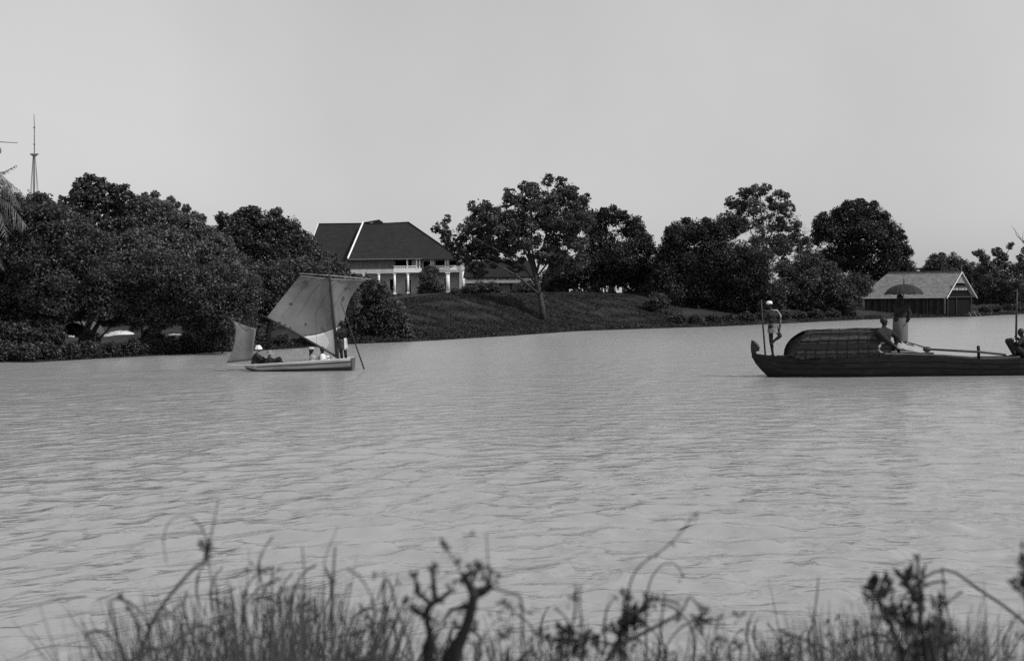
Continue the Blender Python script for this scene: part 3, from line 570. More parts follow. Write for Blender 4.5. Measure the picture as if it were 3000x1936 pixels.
MB().add(*slab(A2 + [-1.5, 5, 2.6], A2 + [0, 10, 0], A1 + [0, 10, 0], A1 + [.2, 5, 2.6])).build('roof_back', ROOFT, out)
box_part('gable_wall', GREYWALL, out, (ox(1363), .6, -.5), (ox(1366), 2.98, oz(813)))
# pale garden wall glimpsed beneath the trees
GW = P(1790, 858, 150); gk = 150 / F
gw = empty('garden_wall', GW, 'low white wall with short posts glimpsed under the dark trees', 'wall')
for a_, b_, t_ in ((1668, 1708, 846), (1745, 1762, 844), (1776, 1796, 838), (1800, 1822, 842), (1838, 1874, 843)):
    box_part('wall_piece', WHITE, gw, ((a_ - 1790) * gk, 0, -.8), ((b_ - 1790) * gk, .25, (858 - t_) * gk))
for p_ in (1697, 1768, 1805, 1841):
    box_part('post', WHITE, gw, ((p_ - 1.6 - 1790) * gk, -.1, -.8), ((p_ + 1.6 - 1790) * gk, .05, (858 - 822 - (p_ % 5)) * gk))

# ------------------------------------------------------------------ boat shed
SY = 139.0; sk = SY / F
c0 = P(2771, 871, SY); zE = c0[2]                                   # near eave corner
c1 = P(2860, 869, SY + 1.6); c1[2] = zE                              # far eave corner of gable end
ex = (c1 - c0)[:2]; wlen = np.linalg.norm(ex); ex = ex / wlen        # gable direction
lx = P(2512, 878, SY + 3.5)[:2] - c0[:2]; Ls = np.linalg.norm(lx); lx = lx / Ls
zb = 0.35; zr = zE + (871 - 796) * sk
shed = empty('boat_shed', (c0[0], c0[1], 0), 'boat shed with grey thatched roof and white bargeboards standing at the far shore', 'shed')
def sp(a_, b_, z): return np.array([lx[0] * a_ + ex[0] * b_, lx[1] * a_ + ex[1] * b_, z])
hw = wlen / 2; inset = .5
rf = MB().add(*slab(sp(0, 0, zE), sp(0, hw, zr), sp(Ls - 1.7, hw, zr), sp(Ls, 0, zE), .12)).build('roof', ATAP, shed)
MB().add(*slab(sp(0, hw, zr), sp(0, wlen, zE), sp(Ls, wlen, zE), sp(Ls - 1.7, hw, zr), .12)).build('roof_back', ATAP, shed)
MB().tube([sp(-.05, hw, zr + .06), sp(Ls - 1.7, hw, zr + .06)], .09, 6).build('ridge_cap', TIMBER_DARK, shed)
for sgn in (0, 1):
    a_ = sp(-.12, wlen if sgn else 0, zE - .12); b_ = sp(-.12, hw, zr - .05)
    MB().tube([a_, b_], .062, 4).build('bargeboard', WHITE, shed)
MB().tube([sp(-.05, hw, zr), sp(-.05, hw, zr + .75)], .04, 5).build('finial', TIMBER_MID, shed)
MB().tube([sp(0, -.1, zE - .05), sp(Ls, -.1, zE - .05)], .05, 5).build('eave_board', mat('eave_board', .3, .8, .2, .2), shed)
npl = 34
for i in range(npl):
    a_ = inset + (Ls - 2 * inset) * i / npl; b_ = a_ + (Ls - 2 * inset) / npl - .02
    p0, p1 = sp(a_, .35 + .02 * (i % 3), .3), sp(b_, .35 + .02 * (i % 3), .3); q0, q1 = sp(a_, .42, .3), sp(b_, .42, .3); h_ = np.array([0, 0, zE - .35])
    MB().add([p0, p1, q1, q0, p0 + h_, p1 + h_, q1 + h_, q0 + h_], [(0, 3, 2, 1), (4, 5, 6, 7), (0, 1, 5, 4), (1, 2, 6, 5), (2, 3, 7, 6), (3, 0, 4, 7)]).build('wall_plank', mat('dark_plank_%d' % (i % 3), (.012, .02, .035)[i % 3], .85, .2, .4, 2), shed)  # plank tones lowered, the shade under the eave is in the colour
for b_ in (.4, wlen * .38, wlen - .55):
    MB().tube([sp(.1, b_, -.4), sp(.1, b_, zE)], .05, 6).build('corner_post', mat('grey_post', .07, .85, .2, .4, 3), shed)
for a_ in (2.2, 4.5, 6.8, Ls - .6): MB().tube([sp(a_, .3, -.4), sp(a_, .3, zE)], .045, 6).build('post', MATS['grey_post'], shed)
MB().add([sp(.25, .45, .3), sp(.25, wlen - .5, .3), sp(.25, wlen - .5, zE), sp(.25, .45, zE), sp(.35, .45, .3), sp(.35, wlen - .5, .3), sp(.35, wlen - .5, zE), sp(.35, .45, zE)], [(0, 3, 2, 1), (4, 5, 6, 7), (0, 1, 5, 4), (1, 2, 6, 5), (2, 3, 7, 6), (3, 0, 4, 7)]).build('dark_opening', DARKROOM, shed)  # near-black sheet painted as the dark of the open gable end
def tri_piece(name, m, z0, z1, x, f=.9):
    w0, w1 = hw * f * (zr - z0) / (zr - zE), hw * f * (zr - z1) / (zr - zE)
    V = [sp(x, hw - w0, z0), sp(x, hw + w0, z0), sp(x, hw + w1, z1), sp(x, hw - w1, z1)]; V += [v + sp(.06, 0, 0) for v in V]
    MB().add(V, [(0, 1, 2, 3), (7, 6, 5, 4), (0, 4, 5, 1), (1, 5, 6, 2), (2, 6, 7, 3), (3, 7, 4, 0)]).build(name, m, shed)
H_ = zr - zE
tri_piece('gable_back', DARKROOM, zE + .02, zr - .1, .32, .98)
tri_piece('gable_panel', mat('gable_board', .22, .8, .3, .3, 3), zE + H_ * .55, zE + H_ * .9, .08, .62)
for i in range(5):
    w_ = hw * .75; a_ = hw - w_ * .62 + i * w_ * .26
    p0, p1 = sp(.1, a_, zE + H_ * .27), sp(.1, a_ + w_ * .2, zE + H_ * .27); h_ = np.array([0, 0, H_ * .13])
    q = sp(.06, 0, 0); V = [p0, p1, p1 + h_, p0 + h_]; V += [v + q for v in V]
    MB().add(V, [(0, 1, 2, 3), (7, 6, 5, 4), (0, 4, 5, 1), (1, 5, 6, 2), (2, 6, 7, 3), (3, 7, 4, 0)]).build('gable_pane', mat('gable_lath', .3, .8, .3, .3, 3), shed)
MB().tube([sp(.02, hw * .35, zE + H_ * .42), sp(.02, wlen - hw * .35, zE + H_ * .42)], .07, 5).build('tie_beam', TIMBER_DARK, shed)
MB().tube([sp(.0, .1, zE + .02), sp(.0, wlen - .1, zE + .02)], .07, 5).build('tie_beam', TIMBER_DARK, shed)
# slipway timbers at the gable end
for i, (a_, b_) in enumerate([((2838, 915), (2846, 928)), ((2852, 912), (2862, 927)), ((2866, 918), (2874, 926))]):
    q0, q1 = P(*a_, 139), P(*b_, 138); MB().tube([q0 - np.array([c0[0], c0[1], 0]), q1 - np.array([c0[0], c0[1], 0])], .05, 5).build('slip_timber', TIMBER_MID, shed)

# ------------------------------------------------------------------ flag mast, and the second mast's yard at the left edge
MY = 110.0; mb0 = P(100, 860, MY); mb0[2] = float(land(mb0[0], MY))
mast = empty('signal_mast', mb0, 'tall thin mast with crosstrees and stays above the left trees', 'mast')
DM = mat('dark_spar', .16, .7, .3, .3)
MB().tube([(0, 0, -.2), P(100, 600, MY) - mb0, P(100, 452, MY) - mb0], [.12, .10, .075], 8).build('lower_mast', DM, mast)
MB().tube([P(100.8, 456, MY - .15) - mb0, P(100.8, 372, MY - .15) - mb0, P(99.5, 335, MY - .15) - mb0], [.055, .04, .025], 6).build('topmast', DM, mast)
MB().tube([P(88, 452, MY) - mb0, P(113, 452, MY) - mb0], .06, 6).build('crosstree', DM, mast)
MB().tube([P(93, 453, MY) - mb0, P(100, 456, MY) - mb0, P(108, 453, MY) - mb0], .12, 6).build('mast_top', DM, mast)
for py in (374, 423): MB().ell(P(100.5, py, MY - .15) - mb0, (.09, .09, .1)).build('mast_truck', DM, mast)
for dx_, dy_ in ((-15, 0), (17, 0), (-10, 5), (12, -4)):
    MB().tube([P(100 + (3 if dx_ > 0 else -3), 455, MY) - mb0, P(100 + dx_, 620, MY + dy_) - mb0, P(100 + dx_ * 1.9, 860, MY + dy_ * 2) - mb0], .022, 4).build('stay', DM, mast)
mb1 = P(-60, 860, MY); mb1[2] = float(land(mb1[0], MY))
mast2 = empty('yard_mast', mb1, 'second mast out of frame whose thin yard pokes in at the left edge', 'mast')
MB().tube([(0, 0, -.2), P(-60, 380, MY) - mb1], [.16, .06], 8).build('pole', DM, mast2)
MB().tube([P(-140, 412, MY) - mb1, P(-60, 413, MY) - mb1, P(52, 419, MY) - mb1], [.03, .06, .03], 6).build('yard', DM, mast2)
MB().tube([P(-60, 440, MY) - mb1, P(-2, 440, MY) - mb1], [.03, .03], 6).build('gaff', DM, mast2)
MB().ell(P(-1, 441, MY) - mb1, (.15, .15, .3)).build('signal_ball', DM, mast2)

# things placed behind the gaps under the left trees
TY = 72.0; tb = P(215, 1010, TY); tb[2] = float(land(tb[0], TY)); CAN = mat('grey_canvas', .08, .9, .1, .15, 1)
tent = empty('canvas_shelter', tb, 'grey arched canvas shelter glimpsed through the leftmost gap under the trees', 'shelter')
arc = [P(215 + 48 * math.cos(w_), 1005 - 62 * math.sin(w_), TY) - tb for w_ in np.linspace(0, math.pi, 15)]
MB().sheet([[p + [0, d_, 0] for p in arc] for d_ in (0, 1, 2, 3)], (0, 0, -.04)).build('canopy', CAN, tent)
MB().sheet([[p * [1, 1, f_] + [0, 1.4, 0] for p in arc] for f_ in (1, .5, .01)], (0, .04, 0)).build('end_cloth', CAN, tent)
for i, px in enumerate((186, 199, 208)): MB().sheet([[P(px + j * 4 + (i * 3 * q), 982 + q * 25 + 4 * ((i + j) % 2), TY - .3) - tb for j in range(3)] for q in (0, .5, 1)], (0, .05, 0)).build('hanging_cloth', WHITE, tent)
GAP_FILL = mat('pale_gap_fill', .5, .9, .1, .45, 1.6)  # pale mounds added to make the bright gaps under the crowns
for px0, px1, y0, lab in ((300, 410, 972, 'added pale mound making the bright gap under the middle of the left trees'), (482, 545, 981, 'smaller added pale mound making the bright gap under the right part of the left trees')):
    cb = P((px0 + px1) / 2, 1015, 73); cb[2] = float(land(cb[0], 73)) - .1
    wv = (px1 - px0) * 73 / F / 2; hh = (P(px0, y0, 73)[2] - cb[2])
    G = [[(wv * f_ * math.cos(a_), wv * .8 * f_ * math.sin(a_), max(0, hh * (1 - f_ ** 2.2)) + .08 * math.sin(7 * a_ + 5 * f_)) for a_ in np.linspace(0, 2 * math.pi, 19)] for f_ in (.02, .3, .55, .8, 1)]
    tag(MB().sheet(G).build('gap_mound', GAP_FILL, None, True, cb), lab, 'sand heap')

# ------------------------------------------------------------------ people: joined limbs, skin closed by voxel remesh
SKIN = mat('skin', .02, .7, .15, .12, 8); SKIN_L = mat('light_skin', .25, .55, .4, .12, 8); HAIR = mat('hair', .012, .6, .4, .2)
CL_BLACK = mat('black_cloth', .022, .9, .2, .25, 6); CL_WHITE = mat('white_cloth', .72, .9, .1, .1, 5); CL_GREY = mat('grey_cloth', .22, .9, .1, .3, 7); CL_STRIPE = mat('striped_cloth', .3, .9, .1, .75, 6, 0, 20, (6, 6, .3)); CL_DARKG = mat('dark_grey_cloth', .07, .9, .1, .3, 7)
def remesh(mb, name, m, parent, vox, smooth=2):
    me = mb.mesh(name + '_src'); o_ = bpy.data.objects.new('tmp', me); COL.objects.link(o_)
    md = o_.modifiers.new('r', 'REMESH'); md.mode = 'VOXEL'; md.voxel_size = vox; md.use_smooth_shade = True
    ms = o_.modifiers.new('s', 'SMOOTH'); ms.iterations = smooth; ms.factor = .5
    for oo in COL.objects:
        pass
    dg = bpy.context.evaluated_depsgraph_get(); ev = o_.evaluated_get(dg); nm = bpy.data.meshes.new_from_object(ev); nm.name = name
    bpy.data.objects.remove(o_); bpy.data.meshes.remove(me); nm.materials.clear(); nm.materials.append(m)
    return link(name, nm, parent)
def nrm(v): v = np.asarray(v, float); return v / (np.linalg.norm(v) + 1e-9)
def hand(mb, wrist, dirn, side, curl=.9):
    """palm, four unequal curled fingers and a thumb from the palm's side"""
    d = nrm(dirn); s_ = nrm(np.cross(d, side)); n_ = nrm(np.cross(s_, d))
    pc = wrist + d * .05
    for k in (-.024, -.008, .008, .024): mb.cap(wrist + s_ * k * .7, wrist + d * .085 + s_ * k, .014, .0125, 6)
    for k, l_ in zip((-.03, -.010, .010, .029), (.062, .072, .068, .052)):
        a_ = wrist + d * .088 + s_ * k; c1_ = nrm(d * math.cos(curl * .6) + n_ * math.sin(curl * .6)); c2_ = nrm(d * math.cos(curl * 1.6) + n_ * math.sin(curl * 1.6))
        b_ = a_ + c1_ * l_ * .5; mb.cap(a_, b_, .010, .009, 6); mb.cap(b_, b_ + c2_ * l_ * .5, .009, .008, 6)
    a_ = wrist + d * .035 + s_ * .034; b_ = a_ + nrm(d * .6 + s_ * .6 + n_ * .45) * .035; mb.cap(a_, b_, .012, .0105, 6); mb.cap(b_, b_ + nrm(d * .7 + n_ * .8) * .03, .0105, .009, 6)
def body(parent, J, face, skin, scale=1.0, hair=True):
    """J: joint -> xyz in the parent's frame. One continuous skin with face, hands and feet."""
    J = {k: np.asarray(v, float) for k, v in J.items()}; f = nrm(face); mb = MB(); sc = scale
    side = nrm(np.cross(f, [0, 0, 1])); hd = J['head']; nk = J['neck']; upv = nrm(hd - nk); f = nrm(f - upv * np.dot(f, upv)); side = nrm(np.cross(f, upv))
    M = np.stack([side, f, upv], 1)
    mb.ell(hd + upv * .02 * sc, np.array([.074, .092, .105]) * sc, 16, 12, M); mb.ell(hd + f * .03 * sc - upv * .055 * sc, np.array([.052, .055, .055]) * sc, 12, 8, M)
    mb.cap(hd + f * .088 * sc + upv * .012 * sc, hd + f * .112 * sc - upv * .022 * sc, .010 * sc, .016 * sc, 6)      # nose
    mb.cap(hd + f * .082 * sc - upv * .060 * sc - side * .018 * sc, hd + f * .082 * sc - upv * .060 * sc + side * .018 * sc, .011 * sc, .011 * sc, 6)  # lips
    mb.cap(hd + f * .078 * sc + upv * .030 * sc - side * .035 * sc, hd + f * .078 * sc + upv * .030 * sc + side * .035 * sc, .014 * sc, .014 * sc, 6)  # brow
    for q in (-1, 1): mb.ell(hd + side * q * .078 * sc - f * .008 * sc, np.array([.012, .02, .032]) * sc, 8, 6, M)
    mb.cap(hd - upv * .06 * sc, nk, .052 * sc, .056 * sc)
    ch, pv = J['chest'], J['pelvis']
    sh_v = nrm(J['shR'] - J['shL']); hipv = nrm(J['hipR'] - J['hipL'])
    for v_, w_, r_ in ((ch, .085, .105), (ch * .55 + pv * .45, .06, .098), (pv, .07, .105)):
        hv = sh_v if v_ is ch else hipv; mb.cap(v_ - hv * w_ * sc, v_ + hv * w_ * sc, r_ * sc, r_ * sc)
    mb.cap(ch, ch * .5 + pv * .5, .12 * sc, .105 * sc); mb.cap(ch * .5 + pv * .5, pv, .105 * sc, .115 * sc); mb.cap(nk, ch, .07 * sc, .11 * sc)
    for q in 'LR':
        mb.cap(nk * .7 + ch * .3, J['sh' + q], .06 * sc, .055 * sc); mb.cap(J['sh' + q], J['el' + q], .050 * sc, .038 * sc); mb.cap(J['el' + q], J['wr' + q], .038 * sc, .025 * sc)
        hdv = J['wr' + q] - J['el' + q]; hand(mb, J['wr' + q], hdv, nrm(np.cross(hdv, f)) + [0, .01, .02])
        mb.cap(J['hip' + q], J['kn' + q], .082 * sc, .055 * sc); mb.cap(J['kn' + q], J['an' + q], .055 * sc, .034 * sc)
        calf = J['kn' + q] * .68 + J['an' + q] * .32 - f * .02; mb.cap(calf, calf * .8 + J['an' + q] * .2, .053 * sc, .045 * sc)
        fd = J.get('toe' + q); fd = (J['an' + q] + f * .16 * sc - [0, 0, .05]) if fd is None else fd
        mb.cap(J['an' + q] - [0, 0, .03 * sc], fd, .034 * sc, .026 * sc); mb.cap(J['an' + q] - [0, 0, .03 * sc], J['an' + q] - [0, 0, .045 * sc] - nrm(fd - J['an' + q]) * .04, .03 * sc, .026 * sc)
    o_ = remesh(mb, 'body', skin, parent, .011)
    for q in (-1, 1): MB().ell(hd + f * .084 * sc + side * q * .03 * sc + upv * .008 * sc, (.011, .011, .009), 8, 6).build('eye', mat('eye', .35, .3, .5, .1), parent, True)
    if hair:
        h = MB(); h.ell(hd + upv * .04 * sc - f * .018 * sc, np.array([.084, .096, .098]) * sc, 14, 10, M); remesh(h, 'hair', HAIR, parent, .012, 1)
    return M
def garment(parent, name, m, caps, vox=.013, ells=()):
    mb = MB()
    for a_, b_, ra, rb in caps: mb.cap(a_, b_, ra, rb)
    for c_, r_ in ells: mb.ell(c_, r_, 14, 9)
    return remesh(mb, name, m, parent, vox, 1)
def jacket(parent, J, m, k=1.15, sleeve=1.0, name='jacket', hem=None):
    J = {a: np.asarray(v, float) for a, v in J.items()}; ch, pv, nk = J['chest'], J['pelvis'], J['neck']; shv = nrm(J['shR'] - J['shL']); cp = []
    for v_, w_, r_ in ((ch, .09, .112), (ch * .5 + pv * .5, .07, .11), (pv, .08, .118)): cp.append((v_ - shv * w_, v_ + shv * w_, r_ * k, r_ * k))
    cp += [(ch, pv, .125 * k, .12 * k), (nk * .75 + ch * .25, ch, .068 * k, .11 * k)]
    for q in 'LR':
        cp += [(nk * .6 + ch * .4, J['sh' + q], .07 * k, .062 * k), (J['sh' + q], J['el' + q], .062 * k, .05 * k)]
        if sleeve > .5: cp.append((J['el' + q], J['el' + q] * (1 - sleeve * .9) + J['wr' + q] * sleeve * .9, .05 * k, .036 * k))
    return garment(parent, name, m, cp)
def trousers(parent, J, m, k=1.2, to=.9, name='trousers'):
    J = {a: np.asarray(v, float) for a, v in J.items()}; pv = J['pelvis']; hv = nrm(J['hipR'] - J['hipL']); cp = [(pv - hv * .07, pv + hv * .07, .115 * k, .115 * k)]
    for q in 'LR':
        cp += [(J['hip' + q], J['kn' + q] if to > .4 else J['hip' + q] * .5 + J['kn' + q] * .5, .09 * k, (.062 if to > .4 else .085) * k)]
        if to > .5: cp.append((J['kn' + q], J['kn' + q] * (1 - to) + J['an' + q] * to, .062 * k, .05 * k))
    return garment(parent, name, m, cp)
def loft(rings, n_=20, fold=0, seed=1):
    """rings: (centre, rx, ry); open tube of cloth with folds"""
    G = []; rr = random.Random(seed); ph = [rr.uniform(0, 6) for _ in range(3)]
    for i, (c_, rx_, ry_) in enumerate(rings):
        row = []
        for k in range(n_ + 1):
            w_ = 2 * math.pi * k / n_; m_ = 1 + fold * i / len(rings) * (math.sin(5 * w_ + ph[0]) + .6 * math.sin(8 * w_ + ph[1]))
            row.append((c_[0] + rx_ * m_ * math.cos(w_), c_[1] + ry_ * m_ * math.sin(w_), c_[2]))
        G.append(row)
    return MB().sheet(G)

# ------------------------------------------------------------------ small sailing boat
BY = 44.1; so_ = P(880, 1085.5, BY); so_[2] = 0.0; bk = F / BY
def sx(px): return (px - 880) / bk
bz0 = float(P(880, 1085.5, BY)[2])
def sz(py): return (1085.5 - py) / bk + bz0
def SP(px, py, y=0.0): q = P(px, py, BY + y) - so_; return q
boat = empty('sailing_boat', so_, 'small open sailing boat with patched square sail and pale planked side', 'boat')
# hull sections from the pointed bow (left) to the flat transom (right)
xs_b = np.linspace(0, 1, 22)
def hull_ring(t, n_=13, grow=0.0):
    x0 = SP(716, 1073)[0]; x1 = SP(1032, 1050)[0]; x = x0 + (x1 - x0) * t
    top = SP(716, 1070)[2] * (1 - t) + SP(1032, 1049)[2] * t
    keel = -.16 + .30 * max(0, (.16 - t) / .16) ** 1.4; hb_ = (.60 * (min(1, t / .5)) ** .62) * (1 - .16 * max(0, t - .6) / .4) + .015 + grow
    row = []
    for k in range(n_):
        w_ = -math.pi / 2 + math.pi * k / (n_ - 1); c_ = math.cos(w_ + math.pi / 2)
        yv = hb_ * math.copysign(abs(math.sin(w_)) ** .6, math.sin(w_)); zz = keel + (top - keel) * (abs(math.sin(w_)) ** 1.9)
        row.append((x, yv, zz))
    return row
hullm = MB().sheet([hull_ring(t) for t in xs_b]); HL = hullm.build('hull', mat('pale_boat_paint', .40, .7, .3, .35, 2.2, .004, 12, (.25, 2, 5)), boat, True)
tr = hull_ring(1.0); MB().add(tr + [(p[0] + .05, p[1], p[2]) for p in tr], [tuple(range(13)), tuple(range(25, 12, -1))] + [(i, i + 1, i + 14, i + 13) for i in range(12)] + [(12, 0, 13, 25)]).build('transom', mat('transom_wood', .1, .8, .3, .4), boat)
# lapped strakes on both sides, the lowest one darkest
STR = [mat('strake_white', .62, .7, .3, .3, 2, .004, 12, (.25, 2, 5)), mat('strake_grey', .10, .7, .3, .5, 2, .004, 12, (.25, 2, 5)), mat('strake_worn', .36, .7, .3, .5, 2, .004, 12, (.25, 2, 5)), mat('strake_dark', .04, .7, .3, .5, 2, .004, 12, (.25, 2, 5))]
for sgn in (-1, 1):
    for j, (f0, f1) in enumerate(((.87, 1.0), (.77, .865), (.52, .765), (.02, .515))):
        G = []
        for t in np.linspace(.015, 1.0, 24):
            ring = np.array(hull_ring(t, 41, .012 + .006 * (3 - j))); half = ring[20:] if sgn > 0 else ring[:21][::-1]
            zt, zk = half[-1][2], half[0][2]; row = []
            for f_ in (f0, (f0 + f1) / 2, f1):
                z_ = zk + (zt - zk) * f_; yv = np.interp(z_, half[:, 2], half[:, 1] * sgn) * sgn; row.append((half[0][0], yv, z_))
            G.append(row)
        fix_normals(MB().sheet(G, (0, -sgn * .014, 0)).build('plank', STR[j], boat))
for sgn in (-1, 1):
    MB().tube([(r_[0 if sgn < 0 else -1][0], r_[0 if sgn < 0 else -1][1] * 1.03, r_[0][2] + .01) for r_ in (hull_ring(t) for t in np.linspace(.01, 1, 20))], .022, 6).build('gunwale', STR[0], boat)
for t, w_ in ((.14, .25), (.42, .2), (.68, .2), (.9, .35)):
    rr_ = hull_ring(t); x_ = rr_[0][0]; box_part('thwart', TIMBER_PALE, boat, (x_ - w_ / 2, rr_[0][1] * .95, rr_[0][2] - .10), (x_ + w_ / 2, -rr_[0][1] * .95, rr_[0][2] - .07))
MB().sheet([[(x_, y_ * .42, -.02 + .0 * x_) for y_ in (-1, 0, 1)] for x_ in np.linspace(-1.5, 1.75, 6)], (0, 0, -.02)).build('floorboards', TIMBER_MID, boat)
MB().tube([SP(655, 1068), SP(720, 1071), SP(790, 1074)], [.012, .022, .03], 7).build('bowsprit', TIMBER_PALE, boat)
for px in (940, 972, 988): MB().tube([SP(px, 1058, -.57), SP(px - 3, 1047, -.5)], .012, 5).build('thole_pin', TIMBER_MID, boat)
# spars
DS = mat('dark_mast', .025, .6, .4, .3)
MB().tube([SP(990, 1075, -.1), SP(984, 1000, -.1), SP(974, 900, -.1), SP(966, 820, -.1), SP(962, 770, -.1), SP(958, 725, -.1)], [.062, .058, .048, .034, .022, .010], 9).build('mast', DS, boat, True)
MB().tube([SP(766, 922, -.02), SP(850, 966, -.04), SP(930, 1012, -.06), SP(1004, 1056, -.1)], [.022, .036, .036, .026], 8).build('boom', DS, boat, True)
YM = mat('bamboo_yard', .3, .6, .4, .3, 6)
MB().tube([SP(876, 801, .08), SP(960, 807, .1), SP(1030, 813, .1), SP(1086, 818, .08)], [.014, .02, .02, .012], 7).build('yard', YM, boat, True)
MB().tube([SP(1000, 889, -.02), SP(1014, 925, -.05), SP(1012, 960, -.05)], .006, 4).build('sheet_rope', DS, boat)
for y_ in (-.5, .5): MB().tube([SP(966, 800, -.1), SP(985, 1052, y_)], .005, 4).build('shroud', DS, boat)
# main sail surface
Lf = [(781, 930), (830, 868), (880, 806)]
Rg = [(992, 1049), (1000, 1000), (1004, 965), (1009, 935), (1015, 905), (1026, 875), (1044, 846), (1071, 819)]
def ip(pts, t): a_ = np.array(pts, float); c_ = np.linspace(0, 1, len(a_)); return np.array([np.interp(t, c_, a_[:, 0]), np.interp(t, c_, a_[:, 1])])
NU, NV = 44, 48; grid = np.zeros((NV + 1, NU + 1, 3)); gp = np.zeros((NV + 1, NU + 1, 2))
for i in range(NV + 1):
    v_ = i / NV; a_, b_ = ip(Lf, v_), ip(Rg, v_)
    for j in range(NU + 1):
        u_ = j / NU; p_ = a_ * (1 - u_) + b_ * u_
        p_[1] += (1 - v_) * 6 * math.sin(math.pi * u_) * 0 + v_ * 3 * math.sin(math.pi * u_)
        dep = -.05 + .22 * math.sin(math.pi * min(1, max(0, (p_[0] - 975 + 200 * (1 - 0 * v_)) / 200 if p_[0] < 975 else (p_[0] - 975) / 110))) ** 1.3 * math.sin(math.pi * (.08 + .84 * v_)) + .018 * math.sin(u_ * 13 + v_ * 3) * math.sin(math.pi * v_)+ .012 * math.sin(u_ * 29 - v_ * 7) * v_
        gp[i, j] = p_; grid[i, j] = SP(p_[0], p_[1], dep)
def sailmat(name, v, var):
    m = mat(name, v, .95, .05, var, 2.0, .004, 6); n = m.node_tree; b = n.nodes['Principled BSDF']; col_ = b.inputs['Base Color'].links[0].from_socket
    tr_ = n.nodes.new('ShaderNodeBsdfTranslucent'); n.links.new(col_, tr_.inputs[0]); mx = n.nodes.new('ShaderNodeMixShader'); mx.inputs[0].default_value = .4
    n.links.new(b.outputs[0], mx.inputs[1]); n.links.new(tr_.outputs[0], mx.inputs[2]); n.links.new(mx.outputs[0], n.nodes['Material Output'].inputs[0]); return m
SAILG = sailmat('grey_sailcloth', .27, .14); SAILW = sailmat('white_sailcloth', .84, .08)
# seam between grey and white cloth: a row/column warp so that the edge follows the curved seam
bx_, by_ = [775, 880, 925, 950, 980, 1010], [935, 987, 981, 974, 963, 948]
vg, fgG, fgW = grid.reshape(-1, 3), [], []
for i in range(NV):
    for j in range(NU):
        c_ = (gp[i, j] + gp[i + 1, j + 1] + gp[i, j + 1] + gp[i + 1, j]) / 4
        idx = (i * (NU + 1) + j, i * (NU + 1) + j + 1, (i + 1) * (NU + 1) + j + 1, (i + 1) * (NU + 1) + j)
        if c_[0] > 878 and c_[1] > np.interp(c_[0], bx_, by_): fgW.append(idx)
        else: fgG.append(idx)
# pull border vertices onto the seam for a clean edge
flat = gp.reshape(-1, 2); shared = set(q for f_ in fgW for q in f_) & set(q for f_ in fgG for q in f_)
for q in shared:
    if 878 < flat[q][0] < 1003 and q >= NU + 1:
        yt = np.interp(flat[q][0], bx_, by_); vg[q] = SP(flat[q][0], yt, vg[q][1] if 0 else (vg[q][1]))
def submesh(name, m, fs, parent):
    used = sorted(set(q for f_ in fs for q in f_)); mp_ = {q: i for i, q in enumerate(used)}
    o_ = MB().add([vg[q] for q in used], [tuple(mp_[q] for q in f_) for f_ in fs]).build(name, m, parent, True)
    md = o_.modifiers.new('t', 'SOLIDIFY'); md.thickness = .004; return o_
sg_ = submesh('main_sail', SAILG, fgG, boat); submesh('sail_foot_panel', SAILW, fgW, boat)
SEAM = mat('sail_seam', .10, .95, .05, .3, 5)
for u_, v0, v1 in ((.18, .1, .98), (.36, .25, .97), (.58, .35, .98), (.8, .3, .97)):
    pp = []
    for v_ in np.linspace(v0, v1, 20):
        j = u_ + .05 * (v_ - .5) ; jj = min(NU, max(0, int(round(j * NU)))); ii = int(round(v_ * NV)); pp.append(vg[ii * (NU + 1) + jj] + [0, -.012, 0])
    for _ in range(2): pp = [pp[0]] + [(pp[q - 1] + pp[q] * 2 + pp[q + 1]) / 4 for q in range(1, len(pp) - 1)] + [pp[-1]]
    MB().tube(pp, .0042, 4).build('seam', SEAM, sg_)
MB().tube([vg[NV * (NU + 1) + j] + [0, -.01, -.06] for j in range(0, NU + 1, 2)], .008, 4).build('seam', SEAM, sg_)
PT = mat('patch_cloth', .07, .95, .05, .3, 6)
def near_uv(px, py): d_ = ((gp - [px, py]) ** 2).sum(-1); return np.unravel_index(np.argmin(d_), d_.shape)
for px, py, w_, h_ in ((1014, 845, 5, 3), (853, 890, 6, 3.5), (835, 951, 3.5, 2.5), (850, 962, 3, 6), (820, 944, 5, 2), (896, 949, 2, 5), (895, 828, 7, 5), (1003, 875, 7, 7)):
    i, j = near_uv(px, py); dd = vg[i * (NU + 1) + j][1] - .02
    a_ = rng.uniform(.7, 1.15, 8)
    MB().add([SP(px, py, dd)] + [SP(px + w_ * a_[q] * math.cos(q * math.pi / 4), py + h_ * a_[q] * math.sin(q * math.pi / 4), dd) for q in range(8)] + [SP(px, py, dd + .012)] + [SP(px + w_ * a_[q] * math.cos(q * math.pi / 4), py + h_ * a_[q] * math.sin(q * math.pi / 4), dd + .012) for q in range(8)],
             [(0, 1 + q, 1 + (q + 1) % 8) for q in range(8)] + [(9, 10 + (q + 1) % 8, 10 + q) for q in range(8)] + [(1 + q, 10 + q, 10 + (q + 1) % 8, 1 + (q + 1) % 8) for q in range(8)]).build('patch', PT if px < 900 or px > 1010 else SEAM, sg_)
